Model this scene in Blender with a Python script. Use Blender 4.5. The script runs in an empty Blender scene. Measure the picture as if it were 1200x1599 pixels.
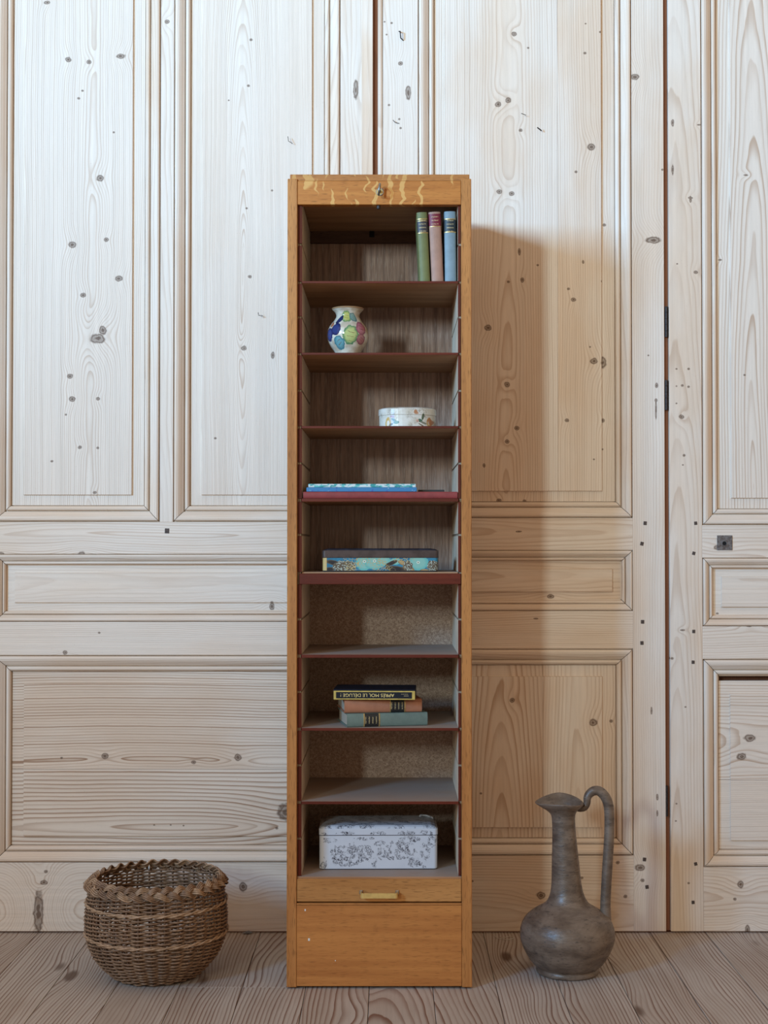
import bpy, bmesh, math, random
from mathutils import Vector, Matrix
R = math.radians
random.seed(7)
scene = bpy.context.scene
C = scene.collection

# ------------------------------------------------------------------ camera
F, PITCH, HOR, CX = 2211.0, R(1.0), 851.0, 610.0
CY = HOR - F * math.tan(PITCH)
def zy(py):                                   # height per metre of distance for an image row
    dv = (CY - py) / F
    return (math.sin(PITCH) + dv * math.cos(PITCH)) / (math.cos(PITCH) - dv * math.sin(PITCH))
YF = 3.05                                     # front of the cabinet
CAM_H = -YF * zy(1544)
YW = -CAM_H / zy(1457)                        # face of the panelled doors
def P(px, py, Y):
    dv = (CY - py) / F
    t = Y / (math.cos(PITCH) - dv * math.sin(PITCH))
    return t * (px - CX) / F, CAM_H + t * (math.sin(PITCH) + dv * math.cos(PITCH))
def PX(px, py=850, Y=None): return P(px, py, YW if Y is None else Y)[0]
def PZ(py, Y=None): return P(600, py, YW if Y is None else Y)[1]
cam = bpy.data.cameras.new('camera'); camo = bpy.data.objects.new('camera', cam); C.objects.link(camo)
camo.location = (0, 0, CAM_H); camo.rotation_euler = (R(90) + PITCH, 0, 0)
cam.sensor_fit = 'VERTICAL'; cam.sensor_height = 36; cam.lens = F / 1599 * 36
cam.shift_x = -(CX - 600) / 1599; cam.shift_y = (CY - 799.5) / 1599
cam.clip_start = 0.05
scene.camera = camo

# ------------------------------------------------------------------ light: two tall windows in the wall to the left, warm room bounce
world = bpy.data.worlds.new('room_bounce'); scene.world = world; world.use_nodes = True
bg = world.node_tree.nodes['Background']; bg.inputs[0].default_value = (1.0, 0.74, 0.52, 1); bg.inputs[1].default_value = 0.645
def window_light(name, loc, aim, width, height, power, col, spread):
    l = bpy.data.lights.new(name, 'AREA'); l.shape = 'RECTANGLE'; l.size = width; l.size_y = height
    l.energy = power; l.color = col; l.spread = R(spread)
    o = bpy.data.objects.new(name, l); C.objects.link(o)
    o.location = loc; o.rotation_euler = (Vector(aim) - Vector(loc)).to_track_quat('-Z', 'Y').to_euler()
    return o
window_light('window_light_near', (-2.85, -0.05, 2.3), (0.85, 3.5, 2.6), 0.55, 0.9, 67, (0.24, 0.56, 1.0), 84)
window_light('window_light_far', (-2.98, -3.60, 2.45), (-0.1, 3.5, 3.0), 0.36, 0.8, 29.5, (0.80, 1.0, 1.02), 56)
scene.view_settings.view_transform = 'Standard'; scene.view_settings.look = 'None'
scene.view_settings.gamma = 1.0; scene.view_settings.use_curve_mapping = False
scene.view_settings.exposure = 0.0

# ------------------------------------------------------------------ node helpers
class NT:
    def __init__(s, tree): s.t = tree
    def n(s, kind, **kw):
        nd = s.t.nodes.new(kind)
        for k, v in kw.items(): setattr(nd, k, v)
        return nd
    def put(s, sock, v):
        if v is None: return
        if hasattr(v, 'is_linked') or isinstance(v, bpy.types.NodeSocket): s.t.links.new(v, sock)
        else:
            if sock.type == 'RGBA' and len(v) == 3: v = (*v, 1)
            sock.default_value = v
    def m(s, op, a, b=None, c=None, clamp=False):
        nd = s.n('ShaderNodeMath', operation=op, use_clamp=clamp)
        for i, v in enumerate((a, b, c)):
            if v is not None: s.put(nd.inputs[i], v)
        return nd.outputs[0]
    def vm(s, op, a, b=None):
        nd = s.n('ShaderNodeVectorMath', operation=op)
        s.put(nd.inputs[0], a)
        if b is not None: s.put(nd.inputs[1], b)
        return nd.outputs['Value'] if op in ('LENGTH', 'DISTANCE', 'DOT_PRODUCT') else nd.outputs['Vector']
    def xyz(s, x, y, z):
        nd = s.n('ShaderNodeCombineXYZ')
        for i, v in enumerate((x, y, z)): s.put(nd.inputs[i], v)
        return nd.outputs[0]
    def sep(s, v):
        nd = s.n('ShaderNodeSeparateXYZ'); s.put(nd.inputs[0], v); return nd.outputs
    def noise(s, v, scale=1.0, detail=2.0, rough=0.5, dist=0.0):
        nd = s.n('ShaderNodeTexNoise', noise_dimensions='3D')
        s.put(nd.inputs['Vector'], v); s.put(nd.inputs['Scale'], scale); s.put(nd.inputs['Detail'], detail)
        s.put(nd.inputs['Roughness'], rough); s.put(nd.inputs['Distortion'], dist)
        return nd.outputs[0]
    def vor(s, v, scale=1.0, feature='F1', out='Distance'):
        nd = s.n('ShaderNodeTexVoronoi', feature=feature)
        s.put(nd.inputs['Vector'], v); s.put(nd.inputs['Scale'], scale)
        return nd.outputs[out]
    def ramp(s, v, a, b, lo=0.0, hi=1.0, smooth=True):
        nd = s.n('ShaderNodeMapRange', interpolation_type='SMOOTHSTEP' if smooth else 'LINEAR', clamp=True) if smooth else s.n('ShaderNodeMapRange', clamp=True)
        s.put(nd.inputs[0], v); s.put(nd.inputs[1], a); s.put(nd.inputs[2], b); s.put(nd.inputs[3], lo); s.put(nd.inputs[4], hi)
        return nd.outputs[0]
    def mix(s, f, a, b, mode='MIX'):
        nd = s.n('ShaderNodeMix', data_type='RGBA', blend_type=mode)
        s.put(nd.inputs[0], f); s.put(nd.inputs[6], a); s.put(nd.inputs[7], b)
        return nd.outputs[2]
    def uv(s): return s.n('ShaderNodeUVMap', uv_map='grain').outputs[0]
    def obj(s): return s.n('ShaderNodeTexCoord').outputs['Object']
    def rnd(s): return s.n('ShaderNodeObjectInfo').outputs['Random']
    def group(s, g, **kw):
        nd = s.n('ShaderNodeGroup', node_tree=g)
        for k, v in kw.items(): s.put(nd.inputs[k], v)
        return nd.outputs
    def surf(s, col, rough=0.6, bump=None, bstr=0.3, bdist=0.001, metal=0.0, spec=0.4, coat=0.0):
        b = s.n('ShaderNodeBsdfPrincipled'); o = s.n('ShaderNodeOutputMaterial')
        s.put(b.inputs['Base Color'], col); s.put(b.inputs['Roughness'], rough); s.put(b.inputs['Metallic'], metal)
        s.put(b.inputs['Specular IOR Level'], spec); s.put(b.inputs['Coat Weight'], coat)
        if bump is not None:
            bn = s.n('ShaderNodeBump'); s.put(bn.inputs['Height'], bump); s.put(bn.inputs['Strength'], bstr); s.put(bn.inputs['Distance'], bdist)
            s.t.links.new(bn.outputs[0], b.inputs['Normal'])
        s.t.links.new(b.outputs[0], o.inputs[0])
def mat(name):
    m = bpy.data.materials.new(name); m.use_nodes = True; m.node_tree.nodes.clear()
    return m, NT(m.node_tree)
def new_group(name, ins, outs):
    g = bpy.data.node_groups.new(name, 'ShaderNodeTree')
    for n, t, d in ins:
        s = g.interface.new_socket(n, in_out='INPUT', socket_type=t)
        if d is not None: s.default_value = d
    for n, t in outs: g.interface.new_socket(n, in_out='OUTPUT', socket_type=t)
    nt = NT(g); return g, nt, nt.n('NodeGroupInput').outputs, nt.n('NodeGroupOutput').inputs
FL, VE, CO = 'NodeSocketFloat', 'NodeSocketVector', 'NodeSocketColor'

# a knot: mask of the knot itself and how far the growth rings swerve round it
KNOT, k, gi, go = new_group('Knot', [('UV', VE, None), ('Centre', VE, None), ('Size', VE, (0.01, 0.01, 1)), ('Amp', FL, 0.01)], [('Mask', FL), ('Swerve', FL)])
d = k.vm('SUBTRACT', gi['UV'], gi['Centre'])
wob = k.noise(k.vm('ADD', gi['UV'], gi['Centre']), 90, 1)
dl = k.vm('LENGTH', k.vm('DIVIDE', d, gi['Size']))
dl = k.m('ADD', dl, k.m('MULTIPLY', k.m('SUBTRACT', wob, 0.5), 0.7))
body = k.ramp(dl, 1.2, 0.7)
ring = k.m('MULTIPLY', k.m('ADD', k.m('SINE', k.m('MULTIPLY', dl, 9.0)), 3.2), 0.27)
k.put(go['Mask'], k.m('MULTIPLY', body, k.m('MINIMUM', ring, 1.0)))
d2 = k.vm('LENGTH', k.vm('DIVIDE', d, k.vm('MULTIPLY', gi['Size'], (2.6, 4.5, 1))))
k.put(go['Swerve'], k.m('MULTIPLY', gi['Amp'], k.m('EXPONENT', k.m('MULTIPLY', k.m('MULTIPLY', d2, d2), -1.0))))

# sawn conifer board: growth rings cut along the trunk
PINE, k, gi, go = new_group('PineBoard', [('UV', VE, None), ('U0', FL, 0.0), ('D0', FL, 0.05), ('Slope', FL, 0.02), ('Freq', FL, 170.0), ('Contrast', FL, 0.6), ('Seed', FL, 0.0),
    ('Swerve', FL, 0.0), ('Knot', FL, 0.0), ('Light', CO, (0.7, 0.59, 0.48, 1)), ('Warm', CO, (0.66, 0.48, 0.32, 1)), ('Dark', CO, (0.42, 0.27, 0.16, 1)), ('KnotCol', CO, (0.10, 0.055, 0.035, 1)), ('WarmAmt', FL, 0.4)],
    [('Color', CO), ('Height', FL)])
s = k.sep(gi['UV']); u, v = s[0], s[1]
sd = gi['Seed']
w1 = k.m('MULTIPLY', k.m('SUBTRACT', k.noise(k.xyz(k.m('MULTIPLY', u, 3.0), k.m('MULTIPLY', v, 1.6), sd), 1, 1), 0.5), 0.030)
w2 = k.m('MULTIPLY', k.m('SUBTRACT', k.noise(k.xyz(k.m('MULTIPLY', u, 1.5), k.m('MULTIPLY', v, 2.2), k.m('ADD', sd, 7.3)), 1, 1), 0.5), 0.022)
w3 = k.m('MULTIPLY', k.m('SUBTRACT', k.noise(k.xyz(k.m('MULTIPLY', u, 45.0), k.m('MULTIPLY', v, 8.0), sd), 1, 2), 0.5), 0.0035)
a = k.m('ADD', k.m('SUBTRACT', u, gi['U0']), w1)
b = k.m('ADD', k.m('ADD', gi['D0'], k.m('MULTIPLY', gi['Slope'], v)), w2)
r = k.m('SQRT', k.m('ADD', k.m('MULTIPLY', a, a), k.m('MULTIPLY', b, b)))
r = k.m('ADD', k.m('ADD', r, w3), gi['Swerve'])
ph = k.m('MULTIPLY', r, gi['Freq'])
t = k.m('FRACT', ph)
late = k.m('MULTIPLY', k.m('POWER', k.ramp(t, 0.30, 0.93), 1.6), k.ramp(t, 1.0, 0.93))
vary = k.noise(k.xyz(k.m('FLOOR', ph), sd, 0.0), 0.73, 0)
late = k.m('MULTIPLY', late, k.ramp(vary, 0.3, 0.65, 0.35, 1.0))
streak = k.noise(k.xyz(k.m('MULTIPLY', u, 160.0), k.m('MULTIPLY', v, 2.0), sd), 1, 2)
fibre = k.noise(k.xyz(k.m('MULTIPLY', u, 900.0), k.m('MULTIPLY', v, 30.0), sd), 1, 1)
patch = k.noise(k.xyz(k.m('MULTIPLY', u, 5.0), k.m('MULTIPLY', v, 2.0), k.m('ADD', sd, 3.1)), 1, 3, 0.6)
speck = k.noise(gi['UV'], 330, 1)
c = k.mix(k.m('MULTIPLY', k.ramp(patch, 0.35, 0.7), gi['WarmAmt']), gi['Light'], gi['Warm'])
c = k.mix(k.m('MULTIPLY', late, gi['Contrast']), c, gi['Dark'])
c = k.mix(1.0, c, k.n('ShaderNodeCombineColor').outputs[0], 'MIX') if False else c
tone = k.m('ADD', k.m('ADD', 0.80, k.m('MULTIPLY', streak, 0.25)), k.m('MULTIPLY', fibre, 0.13))
c = k.vm('SCALE', c); k.t.links.new(tone, c.node.inputs['Scale'])
c = k.mix(k.ramp(speck, 0.70, 0.80, 0, 0.35), c, gi['Dark'])
c = k.mix(k.m('MULTIPLY', gi['Knot'], 0.9), c, gi['KnotCol'])
k.put(go['Color'], c)
k.put(go['Height'], k.m('SUBTRACT', k.m('ADD', k.m('MULTIPLY', late, 0.6), k.m('MULTIPLY', fibre, 0.4)), gi['Knot']))

SPR = dict(Light=(0.72, 0.63, 0.53), Warm=(0.66, 0.50, 0.36), Dark=(0.40, 0.25, 0.15))
STR = dict(Light=(0.70, 0.60, 0.49), Warm=(0.62, 0.47, 0.34), Dark=(0.30, 0.17, 0.095))
_pine_n = [0]
def pine(name, u0=0.0, d0=0.05, slope=0.02, freq=170, contrast=0.5, warm=0.5, knots=(), rough=0.62, pal=SPR, bstr=0.25, kcol=(0.10, 0.055, 0.032)):
    """knots: (u, v, ru, rv) in metres of the board's own grain frame"""
    _pine_n[0] += 1
    m, n = mat(name); uv = n.uv()
    mask = sw = None
    for (ku, kv, ru, rv) in knots:
        o = n.group(KNOT, UV=uv, Centre=(ku, kv, 0), Size=(ru, rv, 1), Amp=(ru * 1.3 if ru > 0.004 else 0.0))
        mask = o['Mask'] if mask is None else n.m('MAXIMUM', mask, o['Mask'])
        sw = o['Swerve'] if sw is None else n.m('ADD', sw, o['Swerve'])
    p = n.group(PINE, UV=uv, U0=u0, D0=d0, Slope=slope, Freq=freq, Contrast=contrast, Seed=_pine_n[0] * 3.37, Swerve=sw if sw is not None else 0.0,
                Knot=mask if mask is not None else 0.0, WarmAmt=warm, KnotCol=kcol, **pal)
    n.surf(p['Color'], rough, p['Height'], bstr, 0.0012, spec=0.3)
    return m
def pine_any(name, freq=180, contrast=0.45, warm=0.6, rough=0.6, pal=SPR, spread=0.25, slope=0.05, bstr=0.25, knots=0.0, d0=0.06):
    """shared by many boards: every object gets its own cut through the Object Info random value"""
    m, n = mat(name); uv = n.uv(); rd = n.rnd()
    h = n.m('FRACT', n.m('MULTIPLY', rd, 37.7))
    uo = n.m('MULTIPLY', n.m('SUBTRACT', h, 0.5), spread)
    s = n.sep(uv)
    mask, sw = 0.0, 0.0
    if knots:
        kk = n.xyz(n.m('MULTIPLY', s[0], 7.0), n.m('MULTIPLY', s[1], 2.3), n.m('MULTIPLY', rd, 50))
        vv = n.n('ShaderNodeTexVoronoi', feature='F1'); n.put(vv.inputs['Vector'], kk); n.put(vv.inputs['Scale'], 1.0)
        dd = vv.outputs['Distance']
        mask = n.ramp(dd, 0.14 * knots, 0.06 * knots); sw = n.m('MULTIPLY', n.m('EXPONENT', n.m('MULTIPLY', n.m('MULTIPLY', dd, dd), -14.0)), 0.022)
    p = n.group(PINE, UV=uv, U0=uo, D0=n.m('ADD', d0 * 0.5, n.m('MULTIPLY', n.m('FRACT', n.m('MULTIPLY', rd, 91.3)), d0)), Slope=n.m('MULTIPLY', n.m('SUBTRACT', n.m('FRACT', n.m('MULTIPLY', rd, 53.1)), 0.5), slope * 2),
                Freq=freq, Contrast=contrast, Seed=n.m('MULTIPLY', rd, 100.0), WarmAmt=warm, Knot=mask, Swerve=sw, **pal)
    n.surf(p['Color'], rough, p['Height'], bstr, 0.0012, spec=0.3)
    return m
def plain(name, col, rough=0.5, metal=0.0, nz=0.0, nscale=60, bump=0.0, spec=0.4, coat=0.0, col2=None):
    m, n = mat(name); o = n.obj(); nn = n.noise(o, nscale, 3)
    c = n.mix(n.ramp(nn, 0.35, 0.65), col, col2 if col2 else tuple(x * (1 - nz) for x in col)) if (nz or col2) else col
    n.surf(c, rough, nn if bump else None, bump, 0.001, metal, spec, coat); return m

# ------------------------------------------------------------------ mesh helpers
def link(name, me, m, parent=None, loc=None):
    o = bpy.data.objects.new(name, me); C.objects.link(o)
    if m is not None:
        for x in (m if isinstance(m, (list, tuple)) else [m]): me.materials.append(x)
    if parent is not None: o.parent = parent
    if loc is not None: o.location = loc
    return o
def tag(o, label=None, cat=None, group=None, kind=None):
    for k_, v_ in (('label', label), ('category', cat), ('group', group), ('kind', kind)):
        if v_: o[k_] = v_
    return o
def empty(name, loc, rot=(0, 0, 0), **kw):
    o = bpy.data.objects.new(name, None); C.objects.link(o); o.location = loc; o.rotation_euler = rot; o.empty_display_size = 0.05
    return tag(o, **kw)
def origin(parent):
    v_ = Vector((0, 0, 0)); q = parent
    while q is not None: v_ += q.location; q = q.parent
    return v_
def grain_uv(me, axis, off):
    L = me.uv_layers.new(name='grain'); d_ = L.data
    for p in me.polygons:
        for li in p.loop_indices:
            co = me.vertices[me.loops[li].vertex_index].co + off
            if axis == 'z': uvv = (co.x + 0.6 * co.y - 0.6 * YW, co.z)
            elif axis == 'x': uvv = (co.z + 0.6 * co.y - 0.6 * YW, co.x)
            else: uvv = (co.x + 0.6 * co.z, co.y)
            d_[li].uv = uvv
def finish(bm, name, m, parent=None, axis='z', smooth=False, loc=None):
    """bm is in world coordinates; the object keeps its parent's origin"""
    bmesh.ops.recalc_face_normals(bm, faces=bm.faces)
    off = origin(parent) if parent is not None else Vector(loc or (0, 0, 0))
    bmesh.ops.translate(bm, verts=bm.verts, vec=-off)
    me = bpy.data.meshes.new(name); bm.to_mesh(me); bm.free()
    grain_uv(me, axis, off)
    if smooth:
        for p in me.polygons: p.use_smooth = True
    return link(name, me, m, parent, None if parent is not None else off)
def add_box(bm, x0, x1, y0, y1, z0, z1, bevel=0.0, seg=1):
    vs = [bm.verts.new((x, y, z)) for x in (x0, x1) for y in (y0, y1) for z in (z0, z1)]
    fs = [bm.faces.new([vs[i] for i in f]) for f in ((0, 1, 3, 2), (4, 6, 7, 5), (0, 4, 5, 1), (2, 3, 7, 6), (0, 2, 6, 4), (1, 5, 7, 3))]
    if bevel:
        es = list({e for f in fs for e in f.edges})
        bmesh.ops.bevel(bm, geom=es, offset=bevel, segments=seg, affect='EDGES', profile=0.5)
def board(name, x0, x1, y0, y1, z0, z1, m, parent=None, axis='z', bevel=0.0008, seg=1, smooth=False, loc=None):
    bm = bmesh.new(); add_box(bm, min(x0, x1), max(x0, x1), y0, y1, min(z0, z1), max(z0, z1), bevel, seg)
    return finish(bm, name, m, parent, axis, smooth, loc)
def add_tube(bm, pts, rad, n=6, closed=False, cap=True, flat=None):
    """tube along points; rad is a number or list; flat = (a, b) scales of the section"""
    P_ = [Vector(p) for p in pts]; N = len(P_); rings = []
    up = None
    for i, p in enumerate(P_):
        if closed: tdir = P_[(i + 1) % N] - P_[i - 1]
        else: tdir = P_[min(i + 1, N - 1)] - P_[max(i - 1, 0)]
        tdir.normalize()
        if up is None:
            up = Vector((0, 0, 1)) if abs(tdir.z) < 0.9 else Vector((0, 1, 0))
        s_ = tdir.cross(up)
        if s_.length < 1e-6: s_ = tdir.cross(Vector((1, 0, 0)))
        s_.normalize(); up = s_.cross(tdir).normalized()
        r_ = rad[i] if isinstance(rad, (list, tuple)) else rad
        fa, fb = flat or (1, 1)
        rings.append([bm.verts.new(p + s_ * (r_ * fa * math.cos(2 * math.pi * j / n)) + up * (r_ * fb * math.sin(2 * math.pi * j / n))) for j in range(n)])
    for i in range(N if closed else N - 1):
        A, B = rings[i], rings[(i + 1) % N]
        for j in range(n): bm.faces.new((A[j], A[(j + 1) % n], B[(j + 1) % n], B[j]))
    if cap and not closed:
        bm.faces.new(rings[0]); bm.faces.new(list(reversed(rings[-1])))
def add_lathe(bm, prof, cx, cy, n=48, warp=None, close_bottom=True):
    rings = []
    for (r_, z) in prof:
        ring_ = []
        for j in range(n):
            a_ = 2 * math.pi * j / n
            p = Vector((cx + r_ * math.cos(a_), cy + r_ * math.sin(a_), z))
            if warp: p = warp(p, r_, z, a_)
            ring_.append(bm.verts.new(p))
        rings.append(ring_)
    for A, B in zip(rings, rings[1:]):
        for j in range(n): bm.faces.new((A[j], A[(j + 1) % n], B[(j + 1) % n], B[j]))
    if close_bottom: bm.faces.new(rings[0])
    bm.faces.new(rings[-1]) if prof[-1][0] > 1e-6 and close_bottom else None
    return rings
def add_prism(bm, outline, z0, z1, top_in=0.0):
    """vertical prism over a plan outline [(x,y)]"""
    n = len(outline)
    A = [bm.verts.new((x, y, z0)) for x, y in outline]; B = [bm.verts.new((x, y, z1)) for x, y in outline]
    for j in range(n): bm.faces.new((A[j], A[(j + 1) % n], B[(j + 1) % n], B[j]))
    bm.faces.new(A); bm.faces.new(B)

# ------------------------------------------------------------------ floor: boards running towards the wall
FLR = dict(Light=(0.46, 0.41, 0.365), Warm=(0.355, 0.29, 0.24), Dark=(0.17, 0.088, 0.06))
M_floor = pine_any('worn_floorboard', freq=125, contrast=0.95, warm=0.8, rough=0.55, pal=FLR, spread=0.12, slope=0.11, bstr=0.35, knots=0.9, d0=0.04)
floor = empty('floor', (0, 2, 0), kind='structure')
board('subfloor', -3.0, 3.0, -1.2, YW + 0.02, -0.05, -0.0225, plain('subfloor_dust', (0.03, 0.022, 0.018), 0.9, nz=0.3), floor, 'y', 0)
PW = 0.1365; xs = -0.455 - 15 * PW
rr = random.Random(3)
for i in range(31):
    x0 = xs + i * PW; x1 = x0 + PW
    ends = [-0.6 + rr.random() * 1.2]
    if i in (15, 16): ends = [3.062]
    elif i % 3 == 1: ends = [2.2 + rr.random() * 0.6]
    ys = [-1.2] + ends + [YW + 0.012]
    for a_, b_ in zip(ys, ys[1:]):
        dz = rr.uniform(-0.0006, 0.0)
        board('plank', x0 + 0.0006, x1 - 0.0006, a_ + 0.0006, b_ - 0.0006, -0.022, dz, M_floor, floor, 'y', 0.0008)

# ------------------------------------------------------------------ back wall: three panelled pine door leaves
M_back = pine_any('old_red_brown_wall', contrast=0.3, pal=dict(Light=(0.16, 0.06, 0.03), Warm=(0.12, 0.045, 0.025), Dark=(0.06, 0.02, 0.01)))
wall = board('wall_back', -3.0, 3.0, YW + 0.048, YW + 0.10, -0.02, 2.95, M_back); tag(wall, kind='structure')
ZT = 2.75
M_mould = pine_any('pine_moulding', freq=230, contrast=0.4, warm=0.75, rough=0.5)
M_dark = plain('old_iron', (0.055, 0.045, 0.042), 0.55, 0.6, nz=0.4, nscale=300)
M_peg = plain('dark_peg_wood', (0.085, 0.06, 0.048), 0.7, nz=0.4, nscale=400)
M_steel = plain('worn_steel_plate', (0.21, 0.22, 0.24), 0.45, 0.7, nscale=220, col2=(0.12, 0.11, 0.11))
M_hole = plain('keyhole_black', (0.004, 0.004, 0.004), 0.9)
PROFILE = [(0, -1), (0.4, -8), (2.3, -8), (2.7, 0.5), (4.2, 2.8), (8, 3.8), (13, 2.8), (18, -0.6), (22, -4.2), (25, -6.5), (25.4, -13), (27.8, -13), (28.2, -7.0), (30.5, -4.6), (33.5, -4.2), (36.5, -5.8), (38.8, -9), (39.4, -19), (43, -19)]
def moulding(x0, x1, z0, z1, w, side, m, parent):
    sc_ = w / 0.043
    pr = [(d_ * 0.001 * sc_, h_ * 0.001 * (sc_ ** 0.6)) for d_, h_ in PROFILE]
    pr = [(0.0, -0.024)] + pr + [(pr[-1][0], -0.024)]
    g = 0.0009
    bm = bmesh.new(); A, B = [], []
    for d_, h_ in pr:
        y = YW - h_
        if side == 'left':   a_, b_ = (x0 + d_, y, z0 + d_ + g), (x0 + d_, y, z1 - d_ - g)
        elif side == 'right': a_, b_ = (x1 - d_, y, z0 + d_ + g), (x1 - d_, y, z1 - d_ - g)
        elif side == 'bottom': a_, b_ = (x0 + d_ + g, y, z0 + d_), (x1 - d_ - g, y, z0 + d_)
        else: a_, b_ = (x0 + d_ + g, y, z1 - d_), (x1 - d_ - g, y, z1 - d_)
        A.append(bm.verts.new(a_)); B.append(bm.verts.new(b_))
    n = len(pr)
    for j in range(n): bm.faces.new((A[j], A[(j + 1) % n], B[(j + 1) % n], B[j]))
    bm.faces.new(A); bm.faces.new(B)
    return finish(bm, 'moulding', m, parent, 'z' if side in ('left', 'right') else 'x')
def panel_board(x0, x1, z0, z1, mg, m, parent, axis='z', hm=-0.0150, hf=-0.0085):
    """raised panel: bevelled margin mg=(left,right,bottom,top) (0 = glued seam), then a small step up to the field"""
    l, r_, b_, t_ = mg
    def rect(f, h, ins):
        X0 = x0 + (l * f + (ins if l else 0)) ; X1 = x1 - (r_ * f + (ins if r_ else 0))
        Z0 = z0 + (b_ * f + (ins if b_ else 0)); Z1 = z1 - (t_ * f + (ins if t_ else 0))
        return [(X0, YW - h, Z0), (X1, YW - h, Z0), (X1, YW - h, Z1), (X0, YW - h, Z1)]
    bm = bmesh.new()
    loops = [[bm.verts.new(p) for p in L] for L in (rect(0, -0.03, 0), rect(0, hm, 0), rect(1, hm + 0.0005, -0.0012), rect(1, hf, 0.0), rect(1, hf, 0.0015))]
    for A, B in zip(loops, loops[1:]):
        for j in range(4):
            try: bm.faces.new((A[j], A[(j + 1) % 4], B[(j + 1) % 4], B[j]))
            except ValueError: pass
    bm.faces.new(loops[-1]); bm.faces.new(loops[0])
    bmesh.ops.remove_doubles(bm, verts=bm.verts, dist=1e-6)
    return finish(bm, 'panel', m, parent, axis)
def kz(lst, axis='z'):
    """knots read off the boards: (px, py, rx, ry) -> grain frame"""
    out = []
    for q in lst:
        px, py, rx = q[:3]; ry = q[3] if len(q) > 3 else rx * 0.85
        x, z = P(px, py, YW); s_ = YW / F
        out.append((x, z, rx * s_, ry * s_) if axis == 'z' else (z, x, ry * s_, rx * s_))
    return out
def mouldings(x0, x1, z0, z1, w, parent):
    for sd_ in ('left', 'right', 'bottom', 'top'): moulding(x0, x1, z0, z1, w, sd_, M_mould, parent)
def nails(parent, lst, size=3.2, proud=0.001):
    for px, py in lst:
        x, z = P(px, py, YW); s_ = size * YW / F
        bm = bmesh.new(); add_box(bm, x - s_, x + s_, YW - proud, YW + 0.004, z - s_ * 1.1, z + s_ * 1.1, 0.0006)
        bmesh.ops.rotate(bm, verts=bm.verts, cent=(x, YW, z), matrix=Matrix.Rotation(rr.uniform(-0.25, 0.25), 3, 'Y'))
        finish(bm, 'peg', M_peg, parent)
def bent_nail(parent, pts, out=0.012, r_=0.0008):
    ps = [(*[(P(px, py, YW))[0]], YW - o_, P(px, py, YW)[1]) for px, py, o_ in pts]
    bm = bmesh.new(); add_tube(bm, ps, r_, 6); finish(bm, 'nail', M_dark, parent)
TH = 0.038
B0 = 0.004                                    # leaves stop just above the floor
# --- left leaf
d1 = empty('door_1', (PX(270), YW, 0), kind='structure')
xl0, xl1 = PX(-95, 400), PX(-8, 800)
xA0, xA1 = PX(-8, 400), PX(251, 300)          # outer edges of the moulding round panel 1
xB0, xB1 = PX(271.5, 300), PX(532, 150)
xS1 = PX(582.5, 150)
zr1 = PZ(815); zm0, zm1 = PZ(865), PZ(971); zb0, zb1 = PZ(1023), PZ(1347)
WBIG, WSML = 0.0435, 0.0285
ZPT = 2.62
board('stile', xl0, xl1, YW, YW + TH, B0, ZT, pine('pine_stile_1a', PX(-50), 0.06, 0.01, 180, 0.4), d1)
board('stile', xB1, xS1, YW, YW + TH, B0, ZT, pine('pine_stile_1b', PX(520), 0.09, 0.01, 200, 0.35, 0.6, kz([(556, 140, 4, 16)])), d1)
board('lipping', PX(565, 150), xS1, YW - 0.0022, YW, 0.3, ZT, pine_any('pine_lipping', contrast=0.2, warm=1.0), d1)
board('stile', xA1, xB0, YW, YW + TH, zr1, ZT, pine('pine_stile_1c', PX(240), 0.07, 0.01, 210, 0.3, 0.3, kz([(261, 34, 4)])), d1)
board('rail', xl1, xB1, YW, YW + TH, zm1 * 0 + zm0 * 0 + PZ(865), zr1, pine('pine_rail_1a', PZ(833), 0.012, 0.028, 150, 0.55, 0.5, kz([(128, 869, 7, 8), (2, 866, 5)], 'x')), d1, 'x')
board('rail', xl1, xB1, YW, YW + TH, PZ(1023), PZ(971), pine('pine_rail_1b', PZ(900), 0.05, 0.01, 230, 0.35, 0.45, kz([(155, 988, 2), (102, 1019, 4)], 'x')), d1, 'x')
board('rail', xl1, xB1, YW, YW + TH, B0, PZ(1347), pine('pine_rail_1c', PZ(1420), 0.08, 0.02, 190, 0.5, 0.8, kz([(72, 1361, 3), (69, 1378, 6, 4), (60, 1425, 8, 34), (136, 1379, 6, 3), (380, 1385, 6, 8)], 'x')), d1, 'x')
board('rail', xl1, xB1, YW, YW + TH, ZPT, ZT, M_mould, d1, 'x')
mouldings(xA0, xA1, zr1, ZPT, WBIG, d1); mouldings(xB0, xB1, zr1, ZPT, WBIG, d1)
mouldings(xl1, xB1, PZ(971), PZ(865), WSML, d1); mouldings(xl1, xB1, PZ(1347), PZ(1023), WBIG, d1)
K1 = kz([(109, 91, 5), (141, 95, 4), (191, 86, 7, 4), (131, 140, 2), (125, 152, 2.5), (159, 277, 6), (168, 373, 4), (115, 381, 6.5, 5), (188, 434, 6, 4.5), (132, 460, 4.5), (155, 528, 12, 8), (163, 515, 6, 7),
         (111, 587, 5, 4), (115, 623, 5.5, 4.5), (155, 622, 3.5), (105, 647, 2), (127, 698, 3.2), (155, 699, 2.5), (83, 720, 2.2), (150, 769, 3), (76, 2, 5, 3), (180, 205, 2)])
IB = 0.0415
panel_board(xA0 + IB, xA1 - IB, zr1 + IB, ZPT - IB, (0.030, 0.030, 0.026, 0.03), pine('pine_panel_1a', PX(145), 0.002, 0.009, 210, 0.5, 0.12, K1), d1)
K2 = kz([(395, 60, 2.5), (391, 132, 2.5), (388, 324, 2), (393, 431, 3), (384, 543, 4.5), (429, 554, 3, 6), (339, 684, 2), (360, 155, 1.5), (428, 296, 2)])
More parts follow.
